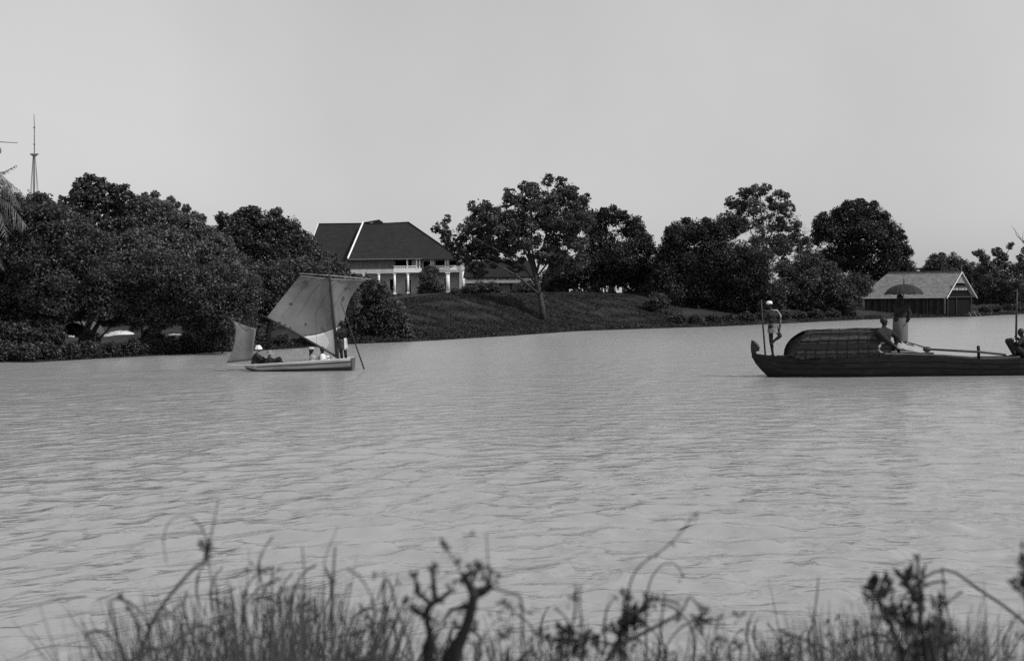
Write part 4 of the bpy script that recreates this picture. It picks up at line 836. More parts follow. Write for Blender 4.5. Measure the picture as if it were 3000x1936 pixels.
# small bow sail
jl = [(664, 1063), (678, 1035), (687, 1000), (690, 965), (684, 942)]; jr = [(737, 1056), (741, 1030), (745, 1000), (748, 975), (750, 964)]
G = []
for i in range(15):
    v_ = i / 14; a_, b_ = ip(jl, v_), ip(jr, v_); G.append([SP(*(a_ * (1 - u_) + b_ * u_), -.02 + .12 * math.sin(math.pi * u_) + .01 * math.sin(9 * u_ + 4 * v_)) for u_ in np.linspace(0, 1, 13)])
MB().sheet(G, (0, .004, 0)).build('bow_sail', sailmat('grey_bow_sailcloth', .28, .25), boat, True)
MB().tube([SP(736, 1075), SP(744, 1000), SP(751, 960)], [.018, .014, .010], 6).build('bow_mast', TIMBER_MID, boat)
MB().tube([SP(750, 963, .04), SP(718, 955, .06), SP(686, 942, .05), SP(671, 930, .03)], [.01, .01, .009, .006], 5).build('bow_yard', TIMBER_MID, boat)
MB().tube([SP(664, 1063), SP(658, 1068)], .006, 4).build('tack_rope', DS, boat)

def pxJ(fn, d):   # joints given as px,py,depth offset -> frame of the person's empty
    return {k: fn(*v) for k, v in d.items()}
def person(fn, base, joints, face, skin, label, group=None, hair=True, scale=1.0):
    b_ = fn(*base)
    J = {k: fn(*v) - b_ for k, v in joints.items()}
    return b_, J
def sail_person(label, joints, face, skin, base, hair=True, scale=1.0, group=None):
    b_ = SP(*base); e_ = empty('person', b_ + so_, label, 'person', group)
    J = {k: SP(*v) - b_ for k, v in joints.items()}
    body(e_, J, face, skin, scale, hair); return e_, J
# man at the mast with the pole, standing on the stern deck
e, J = sail_person('bare-chested man in pale shorts standing at the mast and holding a long pole', dict(head=(1003, 950, 0), neck=(1003, 963, 0), chest=(1003, 974, 0), pelvis=(1004, 1001, 0), shL=(991, 968, -.05), shR=(1015, 967, .05), elL=(988, 984, -.22), wrL=(1006, 978, -.32),
    elR=(1026, 972, -.15), wrR=(1023, 956, -.32), hipL=(998, 1004, -.05), hipR=(1009, 1004, .05), knL=(1000, 1033, -.08), anL=(1004, 1062, -.06), knR=(1012, 1033, .05), anR=(1016, 1062, .08), toeL=(1012, 1068, -.09), toeR=(1025, 1067, .05)), (.85, -.5, 0), SKIN, (1010, 1069))
trousers(e, J, CL_DARKG, 1.12, .3, 'shorts')
pv = J['pelvis']
MB().sheet([[(pv[0] + .06 + .10 * u_ + .05 * (1 - v_) * u_, pv[1] - .14 - .01 * math.sin(7 * u_), pv[2] + .13 - .42 * (1 - v_)) for u_ in np.linspace(0, 1, 6)] for v_ in np.linspace(0, 1, 6)], (0, .01, 0)).build('white_cloth', CL_WHITE, e, True)
pole = MB().tube([SP(998, 884, -.36), SP(1030, 975, -.36), SP(1067, 1082, -.36)], [.012, .022, .027], 7).build('punt_pole', DS, None, True, so_); tag(pole, 'long thin dark pole slanting into the water from the standing sailor\'s hands', 'pole')
# seated passengers
def seated(x, hy, hipy, headx, label, skin, face=(1, -.25, 0), knee=24, hair=True, arms=None, dy=0.0, scale=1.0, lean=0):
    d = dict(head=(headx, hy, dy), neck=(headx - 1, hy + 12 * scale, dy), chest=((headx + x) / 2, hy + 23 * scale, dy), pelvis=(x, hipy, dy), shL=((headx + x) / 2 - 3, hy + 17 * scale, dy - .17), shR=((headx + x) / 2 + 2, hy + 17 * scale, dy + .17),
             hipL=(x + 2, hipy, dy - .09), hipR=(x + 2, hipy, dy + .09), knL=(x + knee, hipy - 14, dy - .13), knR=(x + knee + 3, hipy - 10, dy + .12), anL=(x + knee + 8, hipy + 16, dy - .12), anR=(x + knee + 12, hipy + 16, dy + .12), toeL=(x + knee + 20, hipy + 20, dy - .12), toeR=(x + knee + 24, hipy + 20, dy + .12))
    a_ = arms or ((x + 8, hy + 36), (x + 20, hipy - 12), (x + 12, hy + 36), (x + 26, hipy - 10))
    d.update(elL=(*a_[0], dy - .2), wrL=(*a_[1], dy - .16), elR=(*a_[2], dy + .18), wrR=(*a_[3], dy + .12))
    return sail_person(label, d, face, skin, (x, hipy + 4, dy), hair, scale)
def hat(parent, c, M, kind, m):
    mb = MB(); rows = []
    prof = {'helmet': [(.0, .125), (.045, .118), (.085, .09), (.105, .05), (.12, .015), (.125, -.01), (.14, -.02)], 'brim': [(.0, .13), (.06, .122), (.085, .10), (.09, .05), (.094, .02), (.16, .0), (.19, -.012)], 'cap': [(.0, .125), (.05, .118), (.08, .095), (.088, .06), (.09, .035)], 'turban': [(.0, .12), (.06, .118), (.105, .10), (.118, .075), (.11, .045), (.09, .03)]}[kind]
    G = [[c + M @ np.array([r_ * math.cos(w_), r_ * 1.12 * math.sin(w_), z_]) for w_ in np.linspace(0, 2 * math.pi, 21)] for r_, z_ in prof]
    return fix_normals(MB().sheet(G, M @ np.array([0, 0, -.006])).build('hat', m, parent, True))
def headM(face): f = nrm(face); s_ = nrm(np.cross(f, [0, 0, 1])); return np.stack([s_, f, np.array([0, 0, 1.0])], 1)
ppl = 0
e, J = seated(748, 1022, 1064, 757, 'man in white sun helmet and black jacket seated at the bow sail', SKIN_L, (1, -.3, 0), 22, False, ((764, 1052), (786, 1056), (768, 1050), (794, 1058)), .05, 1.05)
jacket(e, J, CL_BLACK, 1.2); trousers(e, J, CL_BLACK); hat(e, J['head'] + [0, 0, .015], headM((1, -.3, 0)), 'helmet', CL_WHITE)
MB().sheet([[tuple(J['chest'] + [.02 + .05 * u_ + .03, -.17 + .02 * abs(u_), .10 - .16 * v_]) for u_ in (-1, 0, 1)] for v_ in (0, .5, 1)], (0, .01, 0)).build('shirt_front', CL_WHITE, e)
e, J = seated(792, 1036, 1064, 789, 'passenger in wide-brimmed grey hat and dark coat leaning back with a raised knee', SKIN_L, (.7, -.7, 0), 26, False, ((778, 1062), (790, 1066), (806, 1058), (822, 1056)), -.08, .9)
jacket(e, J, CL_BLACK, 1.15); trousers(e, J, CL_BLACK); hat(e, J['head'] + [0, 0, .0], headM((.7, -.7, 0)), 'brim', mat('grey_felt', .25, .9, .1, .2))
e, J = seated(922, 1027, 1060, 912, 'man in pale cap and striped shirt seated under the boom', SKIN, (-.6, -.8, 0), 16, False, ((912, 1056), (926, 1060), (930, 1056), (938, 1060)), -.1, 1.0)
jacket(e, J, CL_STRIPE, 1.12, .9, 'shirt'); trousers(e, J, CL_GREY); hat(e, J['head'] + [0, 0, .01], headM((-.6, -.8, 0)), 'turban', mat('pale_headcloth', .45, .9, .1, .3, 12))
e, J = seated(948, 1026, 1060, 944, 'bareheaded dark-haired boy in white shirt sitting with knees up beside the mast', SKIN, (.4, .9, 0), 12, True, ((942, 1052), (958, 1050), (958, 1048), (966, 1054)), -.12, .95)
jacket(e, J, CL_WHITE, 1.12, .7, 'shirt'); trousers(e, J, CL_WHITE, 1.1, .7)

# ------------------------------------------------------------------ houseboat
KY = 38.0; ko = P(2600, 1100, KY); ko[2] = 0.0; kk = F / KY
def KP(px, py, y=0.0): return P(px, py, KY + y) - ko
hbm = empty('covered_boat', ko, 'long dark covered river boat with curved prow and arched mat roof', 'boat')
BLK = mat('tarred_hull', .012, .75, .25, .7, 4.0, .012, 9, (.4, 2, 2)); BLK2 = mat('dark_plank', .016, .75, .25, .6, 6.0, .012, 9, (.4, 2, 2))
def kdeck(px): return float(np.interp(px, [2215, 2240, 2300, 2400, 2560, 2620, 2720, 2850, 2950, 3050, 3150], [1036, 1040, 1046, 1046, 1042, 1038, 1040, 1048, 1047, 1040, 1015]))
def khull(px, n_=17, grow=0.0):
    bowf = np.clip((px - 2203) / 260, 0, 1); st = np.clip((3160 - px) / 200, 0, 1)
    hw_ = .78 * (bowf ** .55) * (st ** .5) + .05 + grow
    topz = KP(px, kdeck(px))[2]; bot = -.30
    # stem curve: bottom rises towards the bow
    by = np.interp(px, [2203, 2207, 2220, 2236, 2246, 2270], [1047, 1052, 1070, 1090, 1100, 1125]); bot = max(bot, KP(px, by)[2])
    row = []
    for k in range(n_):
        w_ = -math.pi / 2 + math.pi * k / (n_ - 1); s_ = math.sin(w_)
        row.append((KP(px, 1040)[0], hw_ * math.copysign(abs(s_) ** .5, s_), bot + (topz - bot) * abs(s_) ** 2.2))
    return row
kps = [2203, 2206, 2210, 2216, 2224, 2234, 2246, 2262, 2290, 2330, 2380, 2440, 2500, 2560, 2620, 2680, 2740, 2800, 2860, 2920, 2980, 3040, 3090, 3130, 3158]
MB().sheet([khull(p) for p in kps]).build('hull', BLK, hbm, True)
for sgn in (-1, 1):
    for f0, f1 in ((.82, 1.0), (.62, .80), (.42, .60)):
        G = []
        for p in np.linspace(2212, 3150, 40):
            ring = np.array(khull(p, 41, .02 + .012 * f0)); half = ring[20:] if sgn > 0 else ring[:21][::-1]; zt, zk = half[-1][2], half[0][2]
            G.append([(half[0][0], np.interp(zk + (zt - zk) * f_, half[:, 2], half[:, 1] * sgn) * sgn, zk + (zt - zk) * f_ + .004 * math.sin(p * .11 + f0 * 9)) for f_ in (f0, f1)])
        fix_normals(MB().sheet(G, (0, -sgn * .02, 0)).build('plank', BLK2, hbm))
# deck
dk = []
for p in kps[3:-1]:
    r_ = khull(p); dk.append([(r_[0][0], y_ * abs(r_[0][1]) * .96, r_[0][2] - .03) for y_ in (-1, -.33, .33, 1)])
MB().sheet(dk, (0, 0, -.03)).build('deck', TIMBER_DARK, hbm)
# prow blade: thick curved post ending in a hooked leaf
out_l = [(2216, 1040), (2212, 1060), (2222, 1074), (2212, 1062), (2205, 1048), (2200.5, 1030), (2199, 1014), (2201, 996)]
pro = [(2201.5, 995), (2199, 1014), (2200, 1030), (2204.5, 1047), (2213, 1064), (2230, 1084), (2244, 1097), (2254, 1075), (2240, 1044), (2221, 1041), (2216, 1034), (2215, 1030), (2225, 1028), (2224, 1020), (2217, 1008), (2208, 999)]
V = []
for y_ in (-.05, .05): V += [KP(a_, b_, y_) for a_, b_ in pro]
n_ = len(pro); cL = [(sum(p[0] for p in pro) / n_)]
from mathutils.geometry import tessellate_polygon
tris = tessellate_polygon([[Vector((a_, b_, 0)) for a_, b_ in pro]])
fix_normals(MB().add(V, [tuple(t) for t in tris] + [tuple(q + n_ for q in t[::-1]) for t in tris] + [(i, (i + 1) % n_, n_ + (i + 1) % n_, n_ + i) for i in range(n_)]).build('prow_post', BLK, hbm))
PE = mat('worn_edge', .09, .8, .3, .5, 8)
MB().tube([KP(2203, 998, 0), KP(2210, 1003, 0), KP(2219, 1012, 0), KP(2225, 1022, 0)], [.02, .06, .06, .03], 6).build('prow_facing', PE, hbm)
# arched mat roof in overlapping strips with battens between them
MATM = [mat('woven_mat_%d' % i, v, .9, .15, .55, 5.0, .012, 14, (1.5, 4, 4)) for i, v in enumerate((.028, .05, .02))]
def arch(th, t, lift=0.0):
    """th 0 near side .. pi far side; t 0 left end .. 1 right end"""
    s_, c_ = math.sin(th), math.cos(th); hgt = s_ ** .62
    xl = KP(2312, 1043)[0] + (KP(2358, 970)[0] - KP(2312, 1043)[0]) * hgt ** 2.3; xr = KP(2592, 1043)[0] - .12 * hgt
    x = xl + (xr - xl) * t; zb_ = KP(2400, 1046)[2] - .02
    zt = (KP(2400, 969)[2] - zb_) * (1 - .0 * t) + .035 * t
    round_ = 1 - .05 * max(0, (.12 - t) / .12) ** 2
    return np.array([x, -(.70 + lift) * math.copysign(abs(c_) ** .75, c_) , zb_ + (zt + lift) * hgt * round_ + .008 * math.sin(t * 17 + th * 5)])
ths = np.concatenate([np.linspace(0, math.pi, 15)])
# make strip edges evenly spaced in height on the near side
hs = [0, .17, .34, .5, .64, .77, .87, .95]; edge = [math.asin(min(1, h ** (1 / .62))) for h in hs] + [math.pi / 2]
edge = edge[:-1] + [math.pi / 2 - .12, math.pi / 2 + .12] + [math.pi - e_ for e_ in edge[:-1]][::-1]
for i in range(len(edge) - 1):
    a_, b_ = edge[i], edge[i + 1]; lo_ = .0 if i % 2 else .016
    G = [[arch(a_ + (b_ - a_) * v_, t, lo_ + .010 * random.random() + .012 * (v_ if a_ < 1.5 else 1 - v_)) for t in np.linspace(0, 1, 34)] for v_ in (-.03, .3, .7, 1.03)]
    fix_normals(MB().sheet(G, (0, 0, -.012)).build('mat_strip', MATM[i % 3], hbm, True))
BT = mat('bamboo_batten', .012, .8, .2, .4, 8)
for i, e_ in enumerate(edge[1:-1]):
    MB().tube([arch(e_, t, .03) + [0, 0, .006 * math.sin(t * 9 + i)] for t in np.linspace(0.0, 1, 22)], .011 + .003 * (i % 2), 5).build('batten', BT, hbm, True)
for t in (0.0, .995):
    MB().tube([arch(th, t, .02) for th in np.linspace(0, math.pi, 25)], .022, 6).build('end_hoop', BT, hbm, True)
for t in (.11, .22, .33, .44, .55, .66, .77, .88): MB().tube([arch(th, t + .006 * math.sin(th * 3 + t * 20), .032) for th in np.linspace(0, math.pi, 25)], .009, 5).build('roof_hoop', BT, hbm, True)
MB().sheet([[arch(th, .985, -.05) * [1, 1, 1] for th in np.linspace(0.02, math.pi - .02, 19)], [np.array([arch(math.pi / 2, .985)[0], arch(th, .985, -.05)[1], KP(2500, 1044)[2]]) for th in np.linspace(0.02, math.pi - .02, 19)]], (.02, 0, 0)).build('end_screen', TIMBER_DARK, hbm)
MB().sheet([[arch(th, .02, -.03) for th in np.linspace(0.02, math.pi - .02, 19)], [np.array([arch(0, .02)[0], arch(th, .02, -.03)[1], KP(2500, 1044)[2]]) for th in np.linspace(0.02, math.pi - .02, 19)]], (.02, 0, 0)).build('end_screen', BLK2, hbm)
box_part('bow_block', BLK2, hbm, tuple(KP(2288, 1046, -.3)), tuple(KP(2308, 1040, .3)))
# side shelf plank, oar post
MB().tube([KP(2592, 1037, -.8), KP(2660, 1038, -.8), KP(2760, 1041, -.8), KP(2860, 1047, -.78)], [.03, .032, .032, .02], 5).build('side_rail', mat('rail_wood', .08, .8, .3, .5, 4), hbm)
MB().tube([KP(2867.5, 1055, -.68), KP(2867, 1030, -.68), KP(2866, 1016, -.68), KP(2866, 1012, -.68)], [.045, .048, .052, .03], 8).build('rowlock_post', BLK2, hbm, True)
hc = MB(); hc.box(tuple(KP(2600, 1046, -.45)), tuple(KP(2712, 1030, .3))); hc.build('raised_thwart', TIMBER_DARK, hbm)
hatch = MB(); hatch.box(tuple(KP(2612, 1029.5, .0)), tuple(KP(2662, 1006, .5))); hatch.build('locker', TIMBER_MID, hbm)
# pale matting draped from the locker down along the thwart
G = [[KP(2628 + (2709 - 2628) * u_, 1003 + 25 * u_ ** 1.2 + (v_) * (18 - 8 * u_) + .8 * math.sin(u_ * 21), -.20 - .12 * v_) for u_ in np.linspace(0, 1, 26)] for v_ in np.linspace(0, 1, 6)]
o = MB().sheet(G, (0, .02, 0)).build('reed_matting', mat('pale_matting', .34, .95, .1, .4, 14), None, True, ko); tag(o, 'pale ragged matting draped beside the person with the umbrella', 'matting')
# long oar lying along the boat
o = empty('oar', KP(2780, 1030, -.72) + ko, 'long dark oar resting level against the rowlock post', 'oar')
ob = KP(2780, 1030, -.72)
MB().tube([KP(2720, 1023, -.74) - ob, KP(2800, 1027, -.74) - ob, KP(2870, 1031, -.74) - ob, KP(2947, 1039, -.74) - ob], [.03, .036, .036, .034], 7).build('loom', DS, o, True)
MB().ell(KP(2716, 1023, -.74) - ob, (.13, .07, .085), 10, 7).build('lashing', DS, o, True)
MB().tube([KP(2652, 1001, -.66) - ob, KP(2680, 1008, -.68) - ob, KP(2710, 1018, -.72) - ob], [.016, .02, .025], 6).build('handle', DS, o, True)
# coil of pale cloth by the seated man
def kperson(label, joints, face, skin, base, hair=True, scale=1.0):
    b_ = KP(*base); e_ = empty('person', b_ + ko, label, 'person'); J = {k: KP(*v) - b_ for k, v in joints.items()}; body(e_, J, face, skin, scale, hair); return e_, J
# bowman on one leg
e, J = kperson('boatman in small white cap balancing on one leg at the prow', dict(head=(2254, 893, 0), neck=(2258, 908, 0), chest=(2262, 924, 0), pelvis=(2265, 957, 0), shL=(2246, 914, -.08), shR=(2276, 914, .05), elL=(2238, 932, -.12), wrL=(2234, 918, -.24), elR=(2288, 938, -.02), wrR=(2284, 960, -.1),
    hipL=(2258, 962, -.03), hipR=(2272, 962, .05), knL=(2259, 1002, -.05), anL=(2264, 1037, -.02), toeL=(2253, 1044, -.06), knR=(2286, 984, -.18), anR=(2264, 1001, -.16), toeR=(2258, 1008, -.2)), (-.8, -.6, 0), SKIN, (2262, 1045), False, 1.02)
hat(e, J['head'] + [0, 0, .0], headM((-.8, -.6, 0)), 'cap', CL_WHITE)
pv = J['pelvis']; loft([(pv + [0, 0, .10], .135, .12), (pv, .15, .13), (pv + [.0, -.01, -.10], .17, .15), (pv + [.01, -.02, -.19], .18, .16)], 22, .10, 3).build('loincloth', mat('drab_cloth', .16, .9, .1, .5, 9), e, True)
MB().tube([J['neck'] + [-.02, -.06, 0], J['shR'] + [.0, -.03, .05], J['elR'] * .4 + J['shR'] * .6 + [.06, 0, 0], J['wrR'] + [.03, 0, .08]], [.02, .03, .028, .02], 6).build('arm_rim_light', mat('rim_light_grey', .3, .9, .1, .3, 8), e, True)  # pale strip painting the bright rim of light along the arm
o = MB().tube([KP(2230, 878, -.27), KP(2235, 950, -.27), KP(2243, 1052, -.3)], [.018, .026, .028], 7).build('boat_pole', DS, None, True, ko); tag(o, 'upright dark pole held by the boatman at the prow', 'pole')
# seated rower
e, J = kperson('dark-coated man seated at the end of the mat roof looking right', dict(head=(2590, 943, -.5), neck=(2590, 960, -.5), chest=(2590, 980, -.5), pelvis=(2582, 1014, -.45), shL=(2574, 975, -.70), shR=(2610, 974, -.35), elL=(2600, 998, -.7), wrL=(2616, 1012, -.62), elR=(2630, 990, -.4), wrR=(2624, 1010, -.4),
    hipL=(2586, 1018, -.38), hipR=(2590, 1018, -.15), knL=(2622, 1016, -.52), knR=(2630, 1012, -.1), anL=(2590, 1028, -.55), anR=(2634, 1034, -.15), toeL=(2575, 1032, -.55), toeR=(2650, 1038, -.2)), (1, -.15, -.05), SKIN, (2600, 1034), True, 1.1)
jacket(e, J, CL_BLACK, 1.6); trousers(e, J, CL_DARKG, 1.25, .5)
pv = J['pelvis']; ch = J['chest']; loft([(ch + [-.03, .02, .10], .20, .17), (ch + [-.06, .02, -.10], .27, .2), (pv + [-.06, .02, .02], .31, .23), (pv + [-.06, .02, -.14], .33, .24)], 24, .05, 9).build('coat_tails', CL_BLACK, e, True)
MB().tube([KP(2604, 1006, -.62), KP(2584, 1006, -.66), KP(2575, 1014, -.68), KP(2573, 1026, -.68), KP(2582, 1034, -.68), KP(2592, 1033, -.68)], [.03, .045, .05, .05, .04, .02], 8).build('pale_cloth', mat('crumpled_cloth', .32, .95, .1, .35, 12, .01, 14), None, True, ko)
tag(bpy.data.objects['pale_cloth'], 'crumpled pale cloth hanging over the boat side below the seated man', 'cloth')
# person with umbrella
e, J = kperson('person in dark jacket and light sarong standing under a dark umbrella', dict(head=(2637, 874, .15), neck=(2637, 889, .15), chest=(2640, 904, .15), pelvis=(2638, 938, .15), shL=(2625, 895, .1), shR=(2655, 896, .15), elL=(2628, 915, -.05), wrL=(2644, 900, -.12), elR=(2666, 920, .1), wrR=(2662, 936, -.0),
    hipL=(2632, 942, .1), hipR=(2646, 942, .2), knL=(2634, 972, .1), knR=(2646, 972, .2), anL=(2634, 998, .1), anR=(2648, 998, .2), toeL=(2640, 1004, .0), toeR=(2654, 1004, .1)), (.6, -.8, 0), SKIN, (2640, 1005, .15), True, 1.0)
jacket(e, J, CL_BLACK, 1.3)
pv = J['pelvis']; loft([(pv + [-.01, 0, .07], .20, .16), (pv + [-.01, 0, -.05], .225, .18), (pv + [-.01, 0, -.3], .23, .19), (pv + [0, 0, -.5], .215, .18), (pv + [.0, 0, -.66], .20, .17)], 28, .07, 5).build('sarong', mat('light_sarong', .13, .9, .1, .3, 4, 0, 20, (3, 3, .4)), e, True)
# umbrella
uc = KP(2648, 832, .1); umb = empty('umbrella', uc + ko, 'open dark cloth umbrella with scalloped edge above the boat', 'umbrella')
UM = mat('umbrella_cloth', .026, .8, .2, .25, 5); nr = 8; ur = 58 / kk; uh = 31 / kk
for g_ in range(nr):
    rows = []
    for i in range(9):
        f_ = i / 8; rows.append([])
        for j in range(7):
            a_ = 2 * math.pi * (g_ + j / 6) / nr + .2; sag = 1 - .07 * f_ * math.sin(math.pi * j / 6) - .02 * math.sin(math.pi * j / 6)
            rr_ = ur * math.sin(f_ * 1.35) / math.sin(1.35) * (1 - .05 * f_ * math.sin(math.pi * j / 6)); zz = -uh * (1 - math.cos(f_ * 1.35)) / (1 - math.cos(1.35)) + (0 if i < 8 else .035 * math.sin(math.pi * j / 6))
            rows[-1].append((rr_ * math.cos(a_), rr_ * math.sin(a_), zz - .012 * math.sin(math.pi * j / 6) * f_))
    MB().sheet(rows, (0, 0, -.004)).build('canopy_gore', UM, umb, True)
    a_ = 2 * math.pi * g_ / nr + .2
    MB().tube([(ur * math.sin(f_ * 1.35) / math.sin(1.35) * math.cos(a_), ur * math.sin(f_ * 1.35) / math.sin(1.35) * math.sin(a_), -uh * (1 - math.cos(f_ * 1.35)) / (1 - math.cos(1.35)) - .012) for f_ in np.linspace(0, 1.03, 9)], .005, 4).build('rib', DS, umb)
MB().tube([(0, 0, .16), (0, 0, -.02)], .018, 6).build('ferrule', DS, umb)
MB().tube([(0, 0, 0), KP(2645, 905, -.1) - uc], .011, 6).build('shaft', DS, umb)
# person at the right edge with knees drawn up
e, J = kperson('person in dark clothes with knees drawn up at the right edge of the covered boat', dict(head=(2991, 975, -.15), neck=(2996, 990, -.15), chest=(3002, 1005, -.15), pelvis=(3004, 1038, -.15), shL=(2994, 996, -.34), shR=(3006, 996, .05), elL=(2984, 1008, -.42), wrL=(2971, 999, -.4), elR=(2996, 1004, .0), wrR=(2978, 988, -.2),
    hipL=(3000, 1038, -.25), hipR=(3000, 1038, -.05), knL=(2953, 999, -.3), knR=(2960, 998, -.05), anL=(2972, 1036, -.3), anR=(2978, 1036, -.05), toeL=(2958, 1042, -.3), toeR=(2965, 1042, -.05)), (-1, -.2, 0), SKIN, (3000, 1045), True, 1.02)
jacket(e, J, CL_BLACK, 1.2, .85); trousers(e, J, CL_BLACK, 1.45, .9)
MB().tube([J['wrL'] * .8 + J['elL'] * .2, J['wrL']], [.04, .036], 8).build('cuff', CL_WHITE, e, True)
o = MB().tube([KP(2980, 846, -.22), KP(2978, 920, -.22), KP(2976, 1044, -.22)], [.018, .03, .036], 7).build('boat_pole', DS, None, True, ko); tag(o, 'upright dark pole standing before the person at the right edge', 'pole')

# ------------------------------------------------------------------ foreground bank plants, out of focus
NEARW = mat('near_twig', .035, .8, .2, .4, 20); NEARP = mat('near_stem', .07, .8, .2, .4, 20)
class LeafBag:
    def __init__(s): s.V = []; s.t = []
    def blade(s, base, tip, w, bend, n_=5):
        base, tip = np.array(base), np.array(tip); d = tip - base; sd = nrm(np.cross(d, [0, 1, 0]) + rng.normal(size=3) * .15); pts = []
        for i in range(n_ + 1):
            f_ = i / n_; c_ = base + d * f_ + np.array(bend) * math.sin(f_ * math.pi / 2) ** 2 * f_; ww = w * (1 - f_ ** 2 * .9); pts.append((c_ - sd * ww, c_ + sd * ww))
        tt = rng.uniform(0, 1)
        for i in range(n_):
            s.V += [pts[i][0], pts[i][1], pts[i + 1][1], pts[i + 1][0]]; s.t.append(tt)
    def leaf(s, c, d, l_, w_):
        d = nrm(d); sd = nrm(np.cross(d, rng.normal(size=3)));
        s.V += [c, c + d * l_ * .5 + sd * w_, c + d * l_, c + d * l_ * .5 - sd * w_]; s.t.append(rng.uniform(0, 1))
    def build(s, name, m, parent=None, loc=None):
        V = np.array(s.V); V = V if loc is None else V - np.array(loc)
        return link(name, mesh_np(name, V, np.arange(len(V)).reshape(-1, 4), False, s.t), parent, m, loc if parent is None else None)
envx = [180, 260, 330, 430, 520, 600, 700, 800, 950, 1030, 1120, 1250, 1400, 1550, 1700, 1850, 2000, 2120, 2230, 2330, 2450, 2560, 2680, 2780, 2900, 3050]
envy = [1990, 1900, 1840, 1800, 1740, 1700, 1690, 1690, 1720, 1760, 1840, 1850, 1860, 1850, 1880, 1860, 1840, 1900, 1870, 1810, 1790, 1800, 1740, 1790, 1810, 1830]
dens = [.1, .3, .5, .8, 1.2, 1.5, 1.6, 1.5, 1.3, 1.0, .8, .8, .9, .9, 1.0, .9, .8, .5, .8, 1.1, 1.2, 1.3, 1.5, 1.3, 1.1, 1.1]
bag = LeafBag(); tufts = []
while len(tufts) < 215:
    px = rng.uniform(200, 3050)
    if rng.uniform(0, 1.6) < np.interp(px, envx, dens) * (.7 + .5 * math.sin(px * .021) * math.sin(px * .0083 + 1)): tufts.append((px, rng.uniform(1.75, 2.9), rng.uniform(.5, 1.3), rng.normal(.05, .12)))
for px0, Y0, vig, lean0 in tufts:
    for _ in range(int(11 * vig)):
        px = px0 + rng.normal(0, 16); Y = Y0 + rng.normal(0, .04)
        tipy = np.interp(px, envx, envy) + (1 - vig) * 90 + rng.exponential(105) - 25
        if rng.uniform() < .05: tipy -= rng.uniform(20, 110)
        fan = lean0 + rng.normal(0, .27); tx = P(px, 1900, Y)[0]; tip = P(px + fan * 260, tipy, Y); base = np.array([tx - fan * .35, Y + rng.normal(0, .04), float(near_z(tx, Y)) - .02])
        bag.blade(base, tip, rng.uniform(.0022, .0058), (fan * .25 + rng.normal(0, .06), 0, -abs(fan) * .10), 7)
for i in range(800):
    px = rng.uniform(220, 3050)
    if rng.uniform(0, 1.6) > np.interp(px, envx, dens): continue
    Y = rng.uniform(1.8, 2.9); tip = P(px, np.interp(px, envx, envy) + rng.exponential(90) + 10, Y); bx = tip[0] - rng.normal(.04, .2); bag.blade(np.array([bx, Y, float(near_z(bx, Y))]), tip, rng.uniform(.0015, .0035), (rng.normal(0, .12), 0, 0), 6)
g_ = bag.build('tall_grass', GRASS); tag(g_, 'out-of-focus tall grass stems along the bottom of the picture', kind='stuff')
bag = LeafBag()   # dry curling blades among it
for i in range(150):
    px = rng.uniform(300, 3000); Y = rng.uniform(1.8, 2.7); y0 = np.interp(px, envx, envy) + rng.uniform(-20, 160); a_ = P(px, y0 + 90, Y); r_ = rng.uniform(.015, .05); ph = rng.uniform(0, 6.3); sg = rng.choice([-1, 1]); pr = a_
    for k in range(8):
        w_ = ph + sg * k * .35; q_ = pr + np.array([math.cos(w_) * r_ * .35, rng.normal(0, .004), math.sin(w_) * r_ * .35 + .006]); sd = np.array([.0, .0, .0022]) if abs(math.cos(w_)) > .5 else np.array([.0022, 0, 0])
        bag.V += [pr - sd, pr + sd, q_ + sd, q_ - sd]; bag.t.append(rng.uniform(0, .7)); pr = q_
tag(bag.build('dry_grass', GRASS), 'thin curling dry blades tangled in the near grass', kind='stuff')
def near_plant(name, label, cat, Y, stems, leaves_, group=None, sm=None, lm=None):
    """stems: (points px, r0 mm, r1 mm); leaves_: (px, py, spread px, n, length px, up)"""
    b_ = P(*stems[0][0][0], Y); root_ = empty(name, b_, label, cat, group)
    first = np.array([b_[0], Y, float(near_z(b_[0], Y)) - .02])
    for i, (pts, ra, rb) in enumerate(stems):
        w_ = [P(a_, c_, Y + (i % 3 - 1) * .03) for a_, c_ in pts]
        if i == 0 or pts[0][1] > 1925: w_ = [np.array([w_[0][0] - .03, Y, float(near_z(w_[0][0], Y)) - .02])] + w_
        w_ = [p - b_ for p in w_]; m_ = len(w_)
        # smooth
        tt = np.linspace(0, 1, 16); arr = np.array(w_); c_ = np.linspace(0, 1, m_); X = np.stack([np.interp(tt, c_, arr[:, j]) for j in range(3)], 1)
        for _ in range(2): X[1:-1] = (X[:-2] + X[1:-1] * 2 + X[2:]) / 4
        MB().tube(X, [(ra + (rb - ra) * f_) / 1000 for f_ in tt], 6).build('stem', sm or NEARW, root_, True)
    if leaves_:
        bg_ = LeafBag()
        for px, py, sp_, n__, ln, upv in leaves_:
            for _ in range(n__):
                c_ = P(px + rng.normal(0, sp_), py + rng.normal(0, sp_), Y + rng.normal(0, .012)); d_ = nrm(rng.normal(size=3) * [1, .6, 1] + [0, 0, upv]); bg_.leaf(c_, d_, ln * Y / F * rng.uniform(.7, 1.3), ln * Y / F * rng.uniform(.14, .22))
        V = np.array(bg_.V) - b_; link('leaves', mesh_np('leaves', V, np.arange(len(V)).reshape(-1, 4), False, bg_.t), root_, lm or LEAF_NEAR)
    return root_
